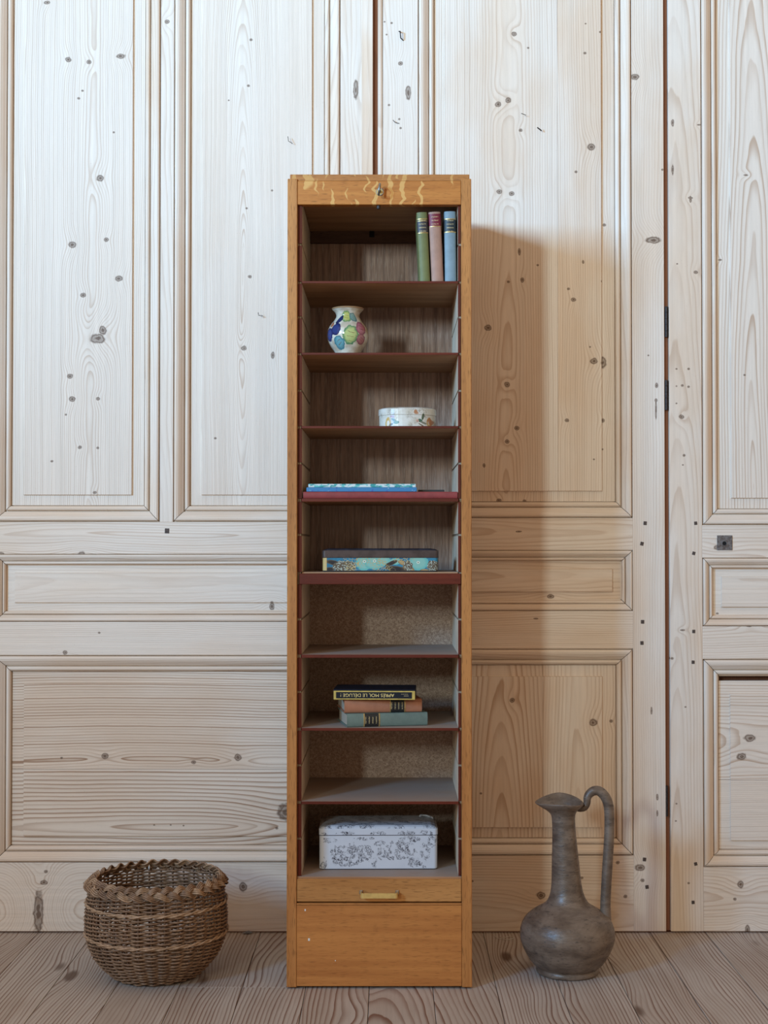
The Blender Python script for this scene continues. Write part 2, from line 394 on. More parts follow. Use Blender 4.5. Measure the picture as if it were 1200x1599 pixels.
panel_board(xB0 + IB, xB1 - IB, zr1 + IB, ZPT - IB, (0.028, 0.030, 0.026, 0.03), pine('pine_panel_1b', PX(381), 0.0805, -0.05, 300, 0.55, 0.25, K2), d1)
IS = 0.0275
panel_board(xl1 + IS, xB1 - IS, PZ(971) + IS, PZ(865) - IS, (0.02, 0.03, 0.02, 0.02), pine('pine_panel_1c', PZ(905), 0.07, 0.01, 230, 0.3, 0.45, kz([(424, 942, 4, 6), (67, 950, 3), (215, 955, 4, 2.5)], 'x')), d1, 'x')
zse = PZ(1202)
panel_board(xl1 + IB, xB1 - IB, zse + 0.0004, PZ(1023) - IB, (0.03, 0.03, 0, 0.03), pine('pine_panel_1d', PZ(1183), 0.010, 0.012, 150, 0.95, 0.8, pal=STR, knots=kz([(163, 1178, 5.5, 5), (371, 1180, 6, 5.5), (302, 1188, 4, 3), (95, 1181, 2)], 'x')), d1, 'x')
panel_board(xl1 + IB, xB1 - IB, PZ(1347) + IB, zse - 0.0004, (0.03, 0.03, 0.022, 0), pine('pine_panel_1e', PZ(1288), 0.022, 0.045, 105, 1.0, 0.6, pal=STR, knots=kz([(448, 1266, 15, 14), (240, 1286, 1.5), (266, 1286, 1.5), (286, 1287, 1.5), (432, 1291, 2.5)], 'x')), d1, 'x')
nails(d1, [(261, 829)], 3.5)
bent_nail(d1, [(450, 214, 0.004), (451, 222, 0.010), (457, 224, 0.0)]); bent_nail(d1, [(404, 489, 0.010), (404.5, 493, 0.006), (411, 493.5, 0.0)])

# --- middle leaf
d2_ = empty('door_2', (PX(815), YW, 0), kind='structure')
x20, x21 = PX(590, 150), PX(653, 150); x22, x23 = PX(988, 600), PX(1038.5, 700)
M2s = dict(warm=0.75)
board('stile', PX(598.5, 150), x21, YW, YW + TH, B0, ZT, pine('pine_stile_2a', PX(590), 0.06, 0.006, 230, 0.3, 0.5, kz([(638, 145, 4.5, 12), (626, 99, 4), (608, 164, 2), (601, 34, 1.5), (612, 36, 2), (624, 186, 2), (626, 200, 2), (604, 54, 1.6)])), d2_)
bm = bmesh.new(); add_tube(bm, [((x20 + PX(598.5, 150)) / 2, YW + 0.004, z) for z in (B0, ZT)], (PX(598.5, 150) - x20) / 2 - 0.0004, 14); finish(bm, 'edge_bead', M_mould, d2_, smooth=True)
board('edge_board', x20 + 0.001, PX(598.5, 150), YW + 0.006, YW + TH, B0, ZT, M_mould, d2_)
board('stile', x22, x23, YW, YW + TH, B0, ZT, pine('pine_stile_2b', PX(1060), 0.05, 0.008, 210, 0.3, 0.7, kz([(992, 120, 7, 5), (1021, 375, 12, 5.5), (1026, 602, 2.5, 4), (1025, 640, 1.6, 16), (1025, 625, 2.5, 3), (1000, 1355, 9, 5), (1004, 1375, 3.2), (1018, 1110, 1.6, 6), (1027, 1245, 2, 5), (1027, 1270, 1.6, 5), (1013, 555, 1.5), (1035, 265, 2)])), d2_)
for (a_, b_, nm, kk, u0, dd, sl, fq) in ((809, 859, '2a', [(811, 830, 5, 1.5)], 830, 0.03, 0.02, 200), (954, 1013, '2b', [(837, 966, 4, 1.5)], 930, 0.05, 0.01, 220), (1336, 1452, '2c', [(845, 1398, 7, 6), (977, 1400, 3.2), (909, 1371, 2.5), (965, 1347, 3), (738, 1376, 2)], 1430, 0.05, 0.03, 170)):
    board('rail', x21, x22, YW, YW + TH, max(PZ(b_), B0) if nm != '2c' else B0, PZ(a_), pine('pine_rail_' + nm, PZ(u0), dd, sl, fq, 0.45, 0.9, kz(kk, 'x')), d2_, 'x')
board('rail', x21, x22, YW, YW + TH, ZPT, ZT, M_mould, d2_, 'x')
mouldings(x21, x22, PZ(809), ZPT, WBIG, d2_); mouldings(x21, x22, PZ(954), PZ(859), WSML, d2_); mouldings(x21, x22, PZ(1336), PZ(1013), WBIG, d2_)
sx = PX(873)
K = [(807, 51, 4.5), (829, 73, 2), (782, 161, 5), (798, 155, 5), (817, 202, 3), (784, 298, 4.5), (803, 301, 4.5), (766, 511, 5.5, 5),
     (796, 600, 5), (811, 668, 4), (796, 689, 4), (760, 727, 2.2, 3.5), (786, 781, 4.5, 3), (826, 782, 3), (820, 436, 3, 4), (798, 439, 2.4), (815, 392, 2.4, 6), (844, 413, 2)]
panel_board(x21 + IB, sx - 0.0002, PZ(809) + IB, ZPT - IB, (0.026, 0, 0.026, 0.03), pine('pine_panel_2a', PX(797), 0.012, 0.02, 190, 0.5, 0.75, kz(K)), d2_)
K = [(928, 228, 6.5), (918, 81, 2.5), (904, 267, 2.5), (932, 563, 6), (949, 565, 5.5, 9), (900, 467, 4, 3.5), (890, 656, 3.5, 3), (948, 656, 4), (892, 450, 2.5), (951, 349, 3), (945, 438, 2.2), (942, 48, 2), (915, 408, 2, 3), (919, 35, 1.5), (926, 541, 1.6), (932, 717, 1.6), (948, 701, 1.8)]
panel_board(sx + 0.0002, x22 - IB, PZ(809) + IB, ZPT - IB, (0, 0.033, 0.026, 0.03), pine('pine_panel_2b', PX(1010), 0.05, 0.01, 190, 0.4, 0.85, kz(K)), d2_)
panel_board(x21 + IS, x22 - IS, PZ(954) + IS, PZ(859) - IS, (0.022, 0.022, 0.02, 0.02), pine('pine_panel_2c', PZ(895), 0.04, 0.03, 200, 0.4, 0.9, kz([(861, 926, 6, 3.5), (909, 949, 8, 4), (756, 951, 3)], 'x')), d2_, 'x')
sx = PX(849, 1180)
panel_board(x21 + IB, sx - 0.0003, PZ(1336) + IB, PZ(1013) - IB, (0.028, 0, 0.026, 0.028), pine('pine_panel_2d', PX(789, 1180), 0.004, 0.09, 120, 0.75, 1.0, kz([(804, 1094, 4.5), (755, 1240, 2)])), d2_)
panel_board(sx + 0.0003, x22 - IB, PZ(1336) + IB, PZ(1013) - IB, (0, 0.034, 0.026, 0.028), pine('pine_panel_2e', PX(908, 1180), 0.014, 0.03, 150, 0.6, 0.9, kz([(931, 1129, 6.5), (962, 1127, 3)])), d2_)
nails(d2_, [(1008, 817), (1003, 849), (1004, 971), (1003, 1004), (1007, 1342), (1011, 1385)], 2.6)
bent_nail(d2_, [(623.5, 50, 0.004), (625, 52, 0.014), (626, 62, 0.012), (630, 63, 0.0)], r_=0.0016); bent_nail(d2_, [(614, 189, 0.008), (617, 192, 0.006), (624, 193, 0.0)]); bent_nail(d2_, [(814, 179, 0.010), (822, 180, 0.0)]); bent_nail(d2_, [(839, 201, 0.010), (846, 204, 0.0)], r_=0.0015)

# --- right leaf
d3 = empty('door_3', (PX(1290), YW, 0), kind='structure')
x30, x31 = PX(1045, 400), PX(1096.5, 600); x32, x33 = PX(1470), PX(1530)
board('stile', x30, x31, YW, YW + TH, B0, ZT, pine('pine_stile_3a', PX(1057), 0.006, 0.04, 150, 0.42, 0.8, kz([(1079, 311, 2, 6), (1079, 309, 4, 2), (1087, 425, 3.5), (1065, 651, 4.2), (1057, 576, 1.8), (1076, 576, 2.2), (1057, 603, 1.6), (1066, 602, 2.4), (1076, 604, 2.2), (1057, 630, 1.6), (1069, 711, 2.4), (1067, 726, 1.6), (1051, 192, 2.4, 6), (1051, 265, 2, 9), (1071, 1104, 1.8), (1066, 984, 4, 1.4), (1050, 1028, 2.6), (1057, 1255, 1.6), (1056, 1282, 1.6), (1076, 1379, 2), (1092, 195, 3, 1.2), (1058, 412, 1.6)])), d3)
board('stile', x32, x33, YW, YW + TH, B0, ZT, M_mould, d3)
for (a_, b_, nm, kk, u0, dd, sl, fq) in ((820, 871, '3a', [(1122, 855, 7, 4)], 872, 0.012, 0.03, 170), (978, 1029, '3b', [(1170, 976, 5, 3.5)], 960, 0.05, 0.01, 210), (1354, 1456, '3c', [(1157, 1381, 5, 6), (1148, 1404, 2.8), (1168, 1453, 4, 9)], 1400, 0.014, 0.03, 170)):
    board('rail', x31, x32, YW, YW + TH, PZ(b_) if nm != '3c' else B0, PZ(a_), pine('pine_rail_' + nm, PZ(u0), dd, sl, fq, 0.45, 0.3, kz(kk, 'x')), d3, 'x')
board('rail', x31, x32, YW, YW + TH, ZPT, ZT, M_mould, d3, 'x')
mouldings(x31, x32, PZ(820), ZPT, WBIG, d3); mouldings(x31, x32, PZ(978), PZ(871), WSML, d3); mouldings(x31, x32, PZ(1354), PZ(1029), WBIG, d3)
panel_board(x31 + IB, x32 - IB, PZ(820) + IB, ZPT - IB, (0.033, 0.033, 0.026, 0.03), pine('pine_panel_3a', PX(1181), -0.045, 0.045, 140, 0.7, 0.12, kz([(1168, 585, 2), (1170, 272, 4, 1.5), (1133, 404, 3, 1.5)])), d3)
panel_board(x31 + IS, x32 - IS, PZ(978) + IS, PZ(871) - IS, (0.022, 0.022, 0.02, 0.02), pine('pine_panel_3b', PZ(900), 0.06, 0.01, 210, 0.3, 0.2, kz([(1123, 953, 2.2)], 'x')), d3, 'x')
zs3 = PZ(1219)
panel_board(x31 + IB, x32 - IB, zs3 + 0.0004, PZ(1064), (0.028, 0.03, 0, 0.032), pine('pine_panel_3c', PZ(1155), 0.004, 0.05, 140, 0.7, 0.2, kz([(1160, 1179, 7.5, 6), (1173, 1150, 9, 6)], 'x')), d3, 'x')
panel_board(x31 + IB, x32 - IB, PZ(1354) + IB, zs3 - 0.0004, (0.028, 0.03, 0.022, 0), pine('pine_panel_3d', PZ(1330), 0.06, 0.01, 230, 0.3, 0.2), d3, 'x')
nails(d3, [(1087, 817), (1084, 864), (1084, 986), (1083, 1034), (1087, 1349), (1083, 1409)], 2.4)
# lock plate with its keyhole
(xa, za), (xb, zb) = P(1120.5, 859, YW), P(1144, 836, YW)
lp = board('lock_plate', xa, xb, YW - 0.0022, YW + 0.001, za, zb, M_steel, d3, bevel=0.0005); lp['label'] = 'grey steel lock plate with round hole'
xc, zc = P(1131.5, 848.5, YW)
bm = bmesh.new(); add_tube(bm, [(xc, YW - 0.0026, zc), (xc, YW + 0.001, zc)], 0.0046, 20); finish(bm, 'keyhole', M_hole, lp)
bm = bmesh.new(); add_tube(bm, [(xc + 0.0058 * math.cos(t), YW - 0.0026, zc + 0.0058 * math.sin(t)) for t in [i * 2 * math.pi / 24 for i in range(24)]], 0.0010, 6, True); finish(bm, 'keyhole_rim', M_steel, lp)
for px, py in ((1125, 840.5), (1139.5, 840.5), (1139.5, 855), (1125, 856)):
    x, z = P(px, py, YW); bm = bmesh.new(); add_tube(bm, [(x, YW - 0.003, z), (x, YW - 0.001, z)], 0.0022, 10); finish(bm, 'screw', M_steel, lp)
# hinge knuckles in the gap between the middle and the right leaf
for (p0, p1) in ((593, 640), (1227, 1275), (478, 526)):
    zs_, ze_ = PZ(p1), PZ(p0); nseg = 5
    h_ = empty('hinge', (0, 0, 0)); h_.parent = d3; h_.location = Vector((PX(1041.5, (p0 + p1) / 2), YW + 0.004, zs_)) - d3.location
    for i in range(nseg):
        za = zs_ + (ze_ - zs_) * i / nseg; zb = zs_ + (ze_ - zs_) * (i + 1) / nseg - 0.0006
        bm = bmesh.new(); add_tube(bm, [(PX(1041.5, p0), YW + 0.004, za), (PX(1041.5, p0), YW + 0.004, zb)], 0.0042, 12); finish(bm, 'knuckle', M_dark, h_)
M_rebate = pine_any('red_brown_rebate', contrast=0.3, pal=dict(Light=(0.25, 0.10, 0.05), Warm=(0.20, 0.075, 0.035), Dark=(0.10, 0.035, 0.015)))
board('rebate_strip', xS1 + 0.0004, x20 + 0.004, YW + 0.013, YW + 0.030, B0, ZT, M_rebate, d2_)
board('rebate_strip', x23 + 0.0004, x30 - 0.0004, YW + 0.011, YW + 0.030, B0, ZT, M_rebate, d3)
# plain boarded wall beyond the leaves
board('trim_1', -3.0, xl0 - 0.006, YW + 0.004, YW + 0.04, B0, ZT, M_mould)['kind'] = 'structure'
board('trim_2', x33 + 0.006, 3.0, YW + 0.004, YW + 0.04, B0, ZT, M_mould)['kind'] = 'structure'

# ------------------------------------------------------------------ materials of the cabinet
def oak(name, col, col2, fleck=0.0, axis='z', rough=0.5, seed=0.0, pore=0.55):
    m, n = mat(name); uv = n.uv(); s = n.sep(uv); u, v = s[0], s[1]; sd = n.m('ADD', n.m('MULTIPLY', n.rnd(), 40.0), seed)
    st = n.noise(n.xyz(n.m('MULTIPLY', u, 70.0), n.m('MULTIPLY', v, 3.0), sd), 1, 3, 0.6)
    wv = n.noise(n.xyz(n.m('MULTIPLY', u, 14.0), n.m('MULTIPLY', v, 2.0), sd), 1, 2)
    po = n.noise(n.xyz(n.m('MULTIPLY', u, 620.0), n.m('MULTIPLY', v, 45.0), sd), 1, 1)
    wear = n.noise(n.xyz(u, v, sd), 22, 3, 0.65)
    c = n.mix(n.ramp(n.m('ADD', n.m('MULTIPLY', st, 0.6), n.m('MULTIPLY', wv, 0.4)), 0.35, 0.68), col, col2)
    c = n.mix(n.ramp(po, 0.56, 0.72, 0, pore), c, tuple(x * 0.38 for x in col2))
    c = n.mix(n.ramp(wear, 0.60, 0.76, 0, 0.25), c, tuple(x * 0.55 for x in col2))
    if fleck:
        w_ = n.noise(n.xyz(n.m('MULTIPLY', u, 45.0), n.m('MULTIPLY', v, 16.0), 2.0), 1, 1)
        f = n.noise(n.xyz(n.m('ADD', n.m('MULTIPLY', u, 13.0), n.m('MULTIPLY', w_, 0.5)), n.m('ADD', n.m('MULTIPLY', v, 78.0), n.m('MULTIPLY', w_, 2.6)), 9.0), 1, 0)
        c = n.mix(n.ramp(f, 0.615, 0.66, 0, fleck), c, (0.66, 0.39, 0.125))
    n.surf(c, rough, n.m('SUBTRACT', st, n.m('MULTIPLY', po, 1.0)), 0.12, 0.0006, spec=0.22)
    return m
OAK1, OAK2 = (0.50, 0.235, 0.072), (0.36, 0.15, 0.042)
M_oak_v = oak('golden_oak', (0.46, 0.195, 0.056), (0.335, 0.13, 0.036))
M_oak_rail = oak('golden_oak_flecked', (0.49, 0.19, 0.042), (0.37, 0.125, 0.026), 0.6)
M_oak_cap = oak('golden_oak_cap', (0.41, 0.165, 0.045), (0.30, 0.11, 0.03), 0.45)
M_oak_low = oak('oak_lower_panel', (0.50, 0.205, 0.055), (0.39, 0.145, 0.038), pore=0.4)
M_red = oak('red_brown_stain', (0.125, 0.021, 0.010), (0.085, 0.014, 0.007), rough=0.4, pore=0.3)
M_liner = plain('beige_liner', (0.66, 0.51, 0.36), 0.75, nz=0.18, nscale=25)
def _shelf():
    m, n = mat('dusty_shelf_board'); uv = n.sep(n.uv()); st = n.noise(n.xyz(n.m('MULTIPLY', uv[0], 60.0), n.m('MULTIPLY', uv[1], 4.0), 3.0), 1, 3); du = n.noise(n.obj(), 14, 3)
    nz_ = n.sep(n.n('ShaderNodeNewGeometry').outputs['Normal'])[2]
    c = n.mix(n.ramp(st, 0.35, 0.65), (0.40, 0.215, 0.105), (0.31, 0.155, 0.072))
    c = n.mix(n.m('MULTIPLY', n.ramp(nz_, 0.6, 0.9), n.ramp(du, 0.2, 0.7, 0.65, 0.95)), c, (0.34, 0.275, 0.235))
    n.surf(c, 0.6, st, 0.1, 0.0006, spec=0.3); return m
M_shelf = _shelf()
def _veneer():
    m, n = mat('mahogany_back'); s = n.sep(n.uv()); u, v = s[0], s[1]
    a_ = n.noise(n.xyz(n.m('MULTIPLY', u, 130.0), n.m('MULTIPLY', v, 5.0), 1.0), 1, 3, 0.65)
    b_ = n.noise(n.xyz(n.m('MULTIPLY', u, 520.0), n.m('MULTIPLY', v, 28.0), 4.0), 1, 2)
    c = n.mix(n.ramp(a_, 0.34, 0.66), (0.33, 0.20, 0.14), (0.16, 0.085, 0.056))
    c = n.mix(n.ramp(b_, 0.52, 0.7, 0, 0.5), c, (0.42, 0.32, 0.26))
    n.surf(c, 0.38, b_, 0.25, 0.001, spec=0.5); return m
def _fibre():
    m, n = mat('rough_fibreboard_back'); uv = n.uv()
    a_ = n.noise(uv, 190, 3, 0.7, 1.2); b_ = n.noise(uv, 420, 2, 0.6)
    c = n.mix(n.ramp(a_, 0.36, 0.66), (0.26, 0.165, 0.115), (0.48, 0.345, 0.255))
    c = n.mix(n.ramp(b_, 0.58, 0.7, 0, 0.5), c, (0.09, 0.05, 0.035))
    n.surf(c, 0.7, a_, 0.5, 0.0015, spec=0.3); return m
M_veneer, M_fibre = _veneer(), _fibre()
M_brass = plain('brass', (0.78, 0.56, 0.20), 0.35, 0.55, nz=0.15, nscale=90)
M_nickel = plain('nickel', (0.40, 0.38, 0.35), 0.4, 0.9, nz=0.1)

# ------------------------------------------------------------------ the roller cabinet
def fx(px, py=850): return P(px, py, YF)[0]
def fz(py): return P(600, py, YF)[1]
cx0, cx1 = fx(448.6), fx(736.9)
CB = YF + 0.365
cab = empty('cabinet', ((cx0 + cx1) / 2, YF + 0.18, 0), label='tall narrow golden oak cabinet with open front and shelves', cat='cabinet')
si0, si1 = fx(464), fx(721.2)                 # inner faces of the oak sides
zt = fz(279)
board('side_panel', cx0, si0, YF, CB, 0.003, zt, M_oak_v, cab, 'z', 0.0012)
board('side_panel', si1, cx1, YF, CB, 0.003, zt, M_oak_v, cab, 'z', 0.0012)
board('top_board', fx(453, 280), fx(733.5, 280), YF + 0.004, CB, zt - 0.004, fz(271.5), M_oak_cap, cab, 'x', 0.001)
tr = board('top_rail', si0 + 0.0004, si1 - 0.0004, YF + 0.0015, YF + 0.022, fz(319), zt - 0.0045, M_oak_rail, cab, 'x', 0.001)
board('ceiling_board', si0, si1, YF + 0.022, CB - 0.012, fz(319) + 0.012, fz(319) + 0.02, M_shelf, cab, 'x')
kx, kzz = P(593.5, 299.5, YF)
bm = bmesh.new(); add_tube(bm, [(kx, YF + 0.002, kzz), (kx, YF + 0.0002, kzz)], 0.0075, 24); es = finish(bm, 'escutcheon', M_brass, tr)
bm = bmesh.new(); add_tube(bm, [(kx + 0.0075 * math.cos(t), YF + 0.0005, kzz + 0.0075 * math.sin(t)) for t in [i * 2 * math.pi / 24 for i in range(24)]], 0.0011, 6, True); finish(bm, 'ring', M_nickel, es)
bm = bmesh.new(); add_tube(bm, [(kx - 0.003, YF + 0.012, fz(319) + 0.001), (kx - 0.003, YF + 0.012, fz(324))], 0.004, 14); finish(bm, 'lock_bolt', M_dark, tr)
# key standing in the lock
ky = empty('key', (kx, YF - 0.001, kzz), label='small dark key standing in the lock of the top rail', cat='key')
bm = bmesh.new(); add_tube(bm, [(kx, YF + 0.003, kzz), (kx, YF - 0.012, kzz)], 0.0022, 10); finish(bm, 'shaft', M_dark, ky, smooth=True)
bm = bmesh.new()
add_tube(bm, [(kx - 0.001 + 0.0012 * math.sin(t), YF - 0.020 - 0.009 * math.cos(t), kzz + 0.0115 * math.sin(t)) for t in [i * 2 * math.pi / 28 for i in range(28)]], 0.0024, 8, True)
finish(bm, 'bow', plain('aged_key_metal', (0.30, 0.31, 0.29), 0.35, 0.9, nz=0.5, nscale=200), ky, smooth=True)

li0, li1 = fx(471), fx(716.3)                 # inner faces of the liner
g0 = YF + 0.013                               # liner begins behind the shutter groove
BK = YF + 0.325                               # back panel
shelf_f = [(438, 441.2), (550, 553.3), (664.8, 668.2), (778.3, 783), (893.5, 912.5), (1022.8, 1027.6), (1137.6, 1141.8), (1252.6, 1256.8)]
slots = [380, 494, 609, 723, 835, 967.5, 1081.5, 1196.5, 1311.5]
zmid0, zmid1 = fz(912.5), fz(893.5)
fl = fz(1370)
board('back_panel', si0, si1, BK, BK + 0.006, (zmid0 + zmid1) / 2, fz(319) + 0.02, M_veneer, cab, 'z', 0)
board('back_panel', si0, si1, BK, BK + 0.006, fl - 0.01, (zmid0 + zmid1) / 2, M_fibre, cab, 'z', 0)
br = board('back_rail', li0, li1, BK - 0.009, BK - 0.0002, P(600, 381, BK)[1], P(600, 325, BK)[1], oak('dark_back_rail', (0.10, 0.052, 0.034), (0.065, 0.032, 0.022), rough=0.5), cab, 'x', 0.001)
x_, z_ = P(581, 362, BK - 0.009)
bm = bmesh.new(); add_box(bm, x_ - 0.006, x_ + 0.006, BK - 0.0105, BK - 0.0085, z_ - 0.013, z_ + 0.010, 0.001); finish(bm, 'catch', M_hole, br)
board('case_back', si0 - 0.004, si1 + 0.004, CB - 0.008, CB, 0.003, zt - 0.006, M_oak_low, cab, 'z', 0.0005)
# liner: boards between the shelf slots, red front edges, on a pale backing
edges = []
for a_, b_ in shelf_f: edges.append((fz(a_), fz(b_)))
for s_ in slots: edges.append((fz(s_) + 0.0021, fz(s_) - 0.0021))
edges.sort(key=lambda e: -e[0])
ztop = fz(319) + 0.010
M_pale = plain('pale_slot_wood', (0.34, 0.25, 0.17), 0.8, nz=0.2)
for sgn, xi, xo in ((-1, li0, si0), (1, li1, si1)):
    board('liner_backing', xo, xi - sgn * 0.0 + (0.0022 if sgn < 0 else -0.0022) * -1, g0 + 0.002, BK, fl, ztop, M_pale, cab, 'z', 0)
    zc = ztop
    for (e0, e1) in edges + [(fl, fl)]:
        if zc - e0 > 0.004:
            lb = board('liner_panel', xi, xi - (-sgn) * 0.0021, g0 + 0.0025, BK - 0.0002, e0 + 0.0002, zc - 0.0002, M_liner, cab, 'z', 0.0004)
            board('red_edge', xi, xo + (0.0012 if sgn < 0 else -0.0012), g0 - 0.001, g0 + 0.0024, e0 + 0.0002, zc - 0.0002, M_red, lb, 'z', 0.0004)
        zc = e1
def shelf(a_, b_, thick_fixed=False):
    z1, z0 = fz(a_), fz(b_)
    if thick_fixed:
        s_ = board('shelf', li0 + 0.0003, li1 - 0.0003, g0 + 0.004, BK - 0.0004, z0 + 0.006, z1, M_shelf, cab, 'x', 0.0005)
        board('shelf_front', fx(467.5), fx(720.5), YF + 0.004, g0 + 0.004, fz(912.5), fz(895.5), M_red, s_, 'x', 0.001)
    else:
        s_ = board('shelf', li0 - 0.0006, li1 + 0.0006, g0 - 0.004, BK - 0.0004, z0, z1, M_shelf, cab, 'x', 0.0004)
        board('red_edge', li0 - 0.0006, li1 + 0.0006, g0 - 0.0055, g0 - 0.004, z0 - 0.0001, z1 + 0.0001, M_red, s_, 'x', 0.0005)
for i, (a_, b_) in enumerate(shelf_f): shelf(a_, b_, i == 4)
board('bottom_board', si0 + 0.0004, si1 - 0.0004, YF + 0.006, BK, fl - 0.010, fl, M_shelf, cab, 'x', 0.0006)
tb = board('shutter_bar', si0 + 0.0008, si1 - 0.0008, YF + 0.0015, YF + 0.020, fz(1408.5), fz(1373), oak('shutter_bar_oak', (0.49, 0.235, 0.075), (0.36, 0.155, 0.045)), cab, 'x', 0.0012)
board('ledge', si0 + 0.0004, si1 - 0.0004, YF - 0.0005, YF + 0.022, fz(1413.5), fz(1410.5), M_oak_v, cab, 'x', 0.0008)
lpn = board('lower_panel', si0 + 0.0004, si1 - 0.0004, YF + 0.0005, YF + 0.020, 0.005, fz(1413.8), M_oak_low, cab, 'x', 0.001)
M_chip = plain('white_paint_chip', (0.7, 0.68, 0.62), 0.7, nz=0.1)
for px, py, w_ in ((477, 1421, 1.3), (483, 1467, 1.8), (524, 1500, 0.8)):
    x, z = P(px, py, YF); w_ *= YF / F
    bm = bmesh.new(); add_prism(bm, [(x - w_, YF + 0.0006), (x + w_ * 0.8, YF + 0.0006), (x + w_ * 0.5, YF + 0.0001), (x - w_ * 0.6, YF + 0.0001)], z - w_ * 1.2, z + w_); finish(bm, 'paint_chip', M_chip, lpn)
# pull handle
hx0, hz = P(563.5, 1395.5, YF); hx1 = P(621.5, 1395.5, YF)[0]
hd = empty('pull_handle', (0, 0, 0)); hd.parent = tb; hd['label'] = 'brass bar pull handle'
bm = bmesh.new(); pts = []
rad_c = 0.006; yo = YF - 0.020
for t in range(7): aa = math.pi / 2 * t / 6; pts.append((hx0 + rad_c - rad_c * math.cos(aa), yo + rad_c - rad_c * math.sin(aa)))
for t in range(7): aa = math.pi / 2 * t / 6; pts.append((hx1 - rad_c + rad_c * math.sin(aa), yo + rad_c - rad_c * math.cos(aa)))
pts = [(hx0, YF + 0.001)] + pts + [(hx1, YF + 0.001)]
inner = []
N = len(pts); th = 0.0022
for i, (x, y) in enumerate(pts):
    a_ = Vector(pts[max(i - 1, 0)]); b_ = Vector(pts[min(i + 1, N - 1)]); tt = (b_ - a_).normalized(); inner.append((x - tt.y * th, y + tt.x * th))
add_prism(bm, pts + inner[::-1], hz - 0.0055, hz + 0.0055)
finish(bm, 'bar', M_brass, hd)
for hx in (hx0 + 0.001, hx1 - 0.001):
    bm = bmesh.new(); add_box(bm, hx - 0.0035, hx + 0.0035, YF - 0.0015, YF + 0.001, hz - 0.001, hz + 0.0075, 0.0008); finish(bm, 'foot', M_nickel, hd)

# ------------------------------------------------------------------ books
M_paper = None
def _paper():
    m, n = mat('page_edges'); o = n.sep(n.obj())
    s = n.noise(n.xyz(n.m('MULTIPLY', o[0], 1500.0), n.m('MULTIPLY', o[1], 6.0), n.m('MULTIPLY', o[2], 6.0)), 1, 2)
    n.surf(n.mix(s, (0.52, 0.43, 0.32), (0.32, 0.25, 0.18)), 0.8, s, 0.4, 0.0008); return m
M_paper = _paper()
def cloth(name, col, nz=0.22):
    m, n = mat(name); o = n.obj(); a_ = n.noise(o, 900, 1); b_ = n.noise(o, 35, 3, 0.6)
    c = n.mix(n.ramp(b_, 0.35, 0.7), col, tuple(x * (1 - nz) for x in col)); c = n.mix(n.m('MULTIPLY', a_, 0.25), c, tuple(min(1, x * 1.35 + 0.02) for x in col))
    n.surf(c, 0.55, a_, 0.3, 0.0006, spec=0.35); return m
M_gold = plain('gilt', (0.62, 0.44, 0.17), 0.4, 0.6, nz=0.5, nscale=900)
def local_mesh(name, bm, m, parent, smooth=False):
    bmesh.ops.recalc_face_normals(bm, faces=bm.faces)
    me = bpy.data.meshes.new(name); bm.to_mesh(me); bm.free()
    if smooth:
        for p in me.polygons: p.use_smooth = True
    return link(name, me, m, parent)
def spine_pts(t, bulge, n=10, grow=0.0):
    """plan of the spine from the left joint round the front to the right joint (x, y)"""
    out = []
    for i in range(n + 1):
        a_ = math.pi * i / n
        out.append((-(t / 2 + grow) * math.cos(a_), -(bulge + grow) * math.sin(a_)))
    return out
def book(name, loc, rot, h, t, d, mcover, bulge, labels=(), marks=(), hints=None, **tags):
    """spine towards local -y, height along local z, thickness along local x, foot at the origin"""
    e = empty(name, loc, rot, **tags)
    bd = 0.0022
    bm = bmesh.new()
    sp = spine_pts(t, bulge); spi = [(x * (1 - 2 * bd / t), y + (bd if abs(x) < t / 2 - 1e-6 else 0)) for x, y in sp]
    out = [(-t / 2, d)] + sp + [(t / 2, d)]
    inn = [(-t / 2 + bd, d)] + [(x, max(y, -bulge + bd)) for x, y in spi] + [(t / 2 - bd, d)]
    A = [[bm.verts.new((x, y, z)) for x, y in out] for z in (0, h)]; B = [[bm.verts.new((x, y, z)) for x, y in inn] for z in (0, h)]
    n = len(out)
    for j in range(n - 1):
        bm.faces.new((A[0][j], A[0][j + 1], A[1][j + 1], A[1][j])); bm.faces.new((B[0][j], B[1][j], B[1][j + 1], B[0][j + 1]))
        for q in (0, 1): bm.faces.new((A[q][j], A[q][j + 1], B[q][j + 1], B[q][j]))
    for j in (0, n - 1): bm.faces.new((A[0][j], A[1][j], B[1][j], B[0][j]))
    local_mesh('cover', bm, mcover, e)
    bm = bmesh.new(); add_box(bm, -t / 2 + bd + 0.0001, t / 2 - bd - 0.0001, 0.0005, d - 0.004, 0.003, h - 0.003); local_mesh('page_block', bm, M_paper, e)
    def patch(z0, z1, grow, f0=0.06, f1=0.94):
        bm = bmesh.new(); pp = spine_pts(t, bulge, 16, grow); i0, i1 = int(16 * f0 + 0.5), int(16 * f1 + 0.5); pp = pp[i0:i1 + 1]
        qq = spine_pts(t, bulge, 16, -0.0003)[i0:i1 + 1]
        add_prism(bm, pp + qq[::-1], z0, z1); return bm
    for (z0, z1, m_) in labels: 
        lb = local_mesh('title_label', patch(z0, z1, 0.0004), m_, e)
    for (z0, z1, f0, f1) in marks:
        local_mesh('gilt_line', patch(z0, z1, 0.0007, f0, f1), M_gold, e)
    return e
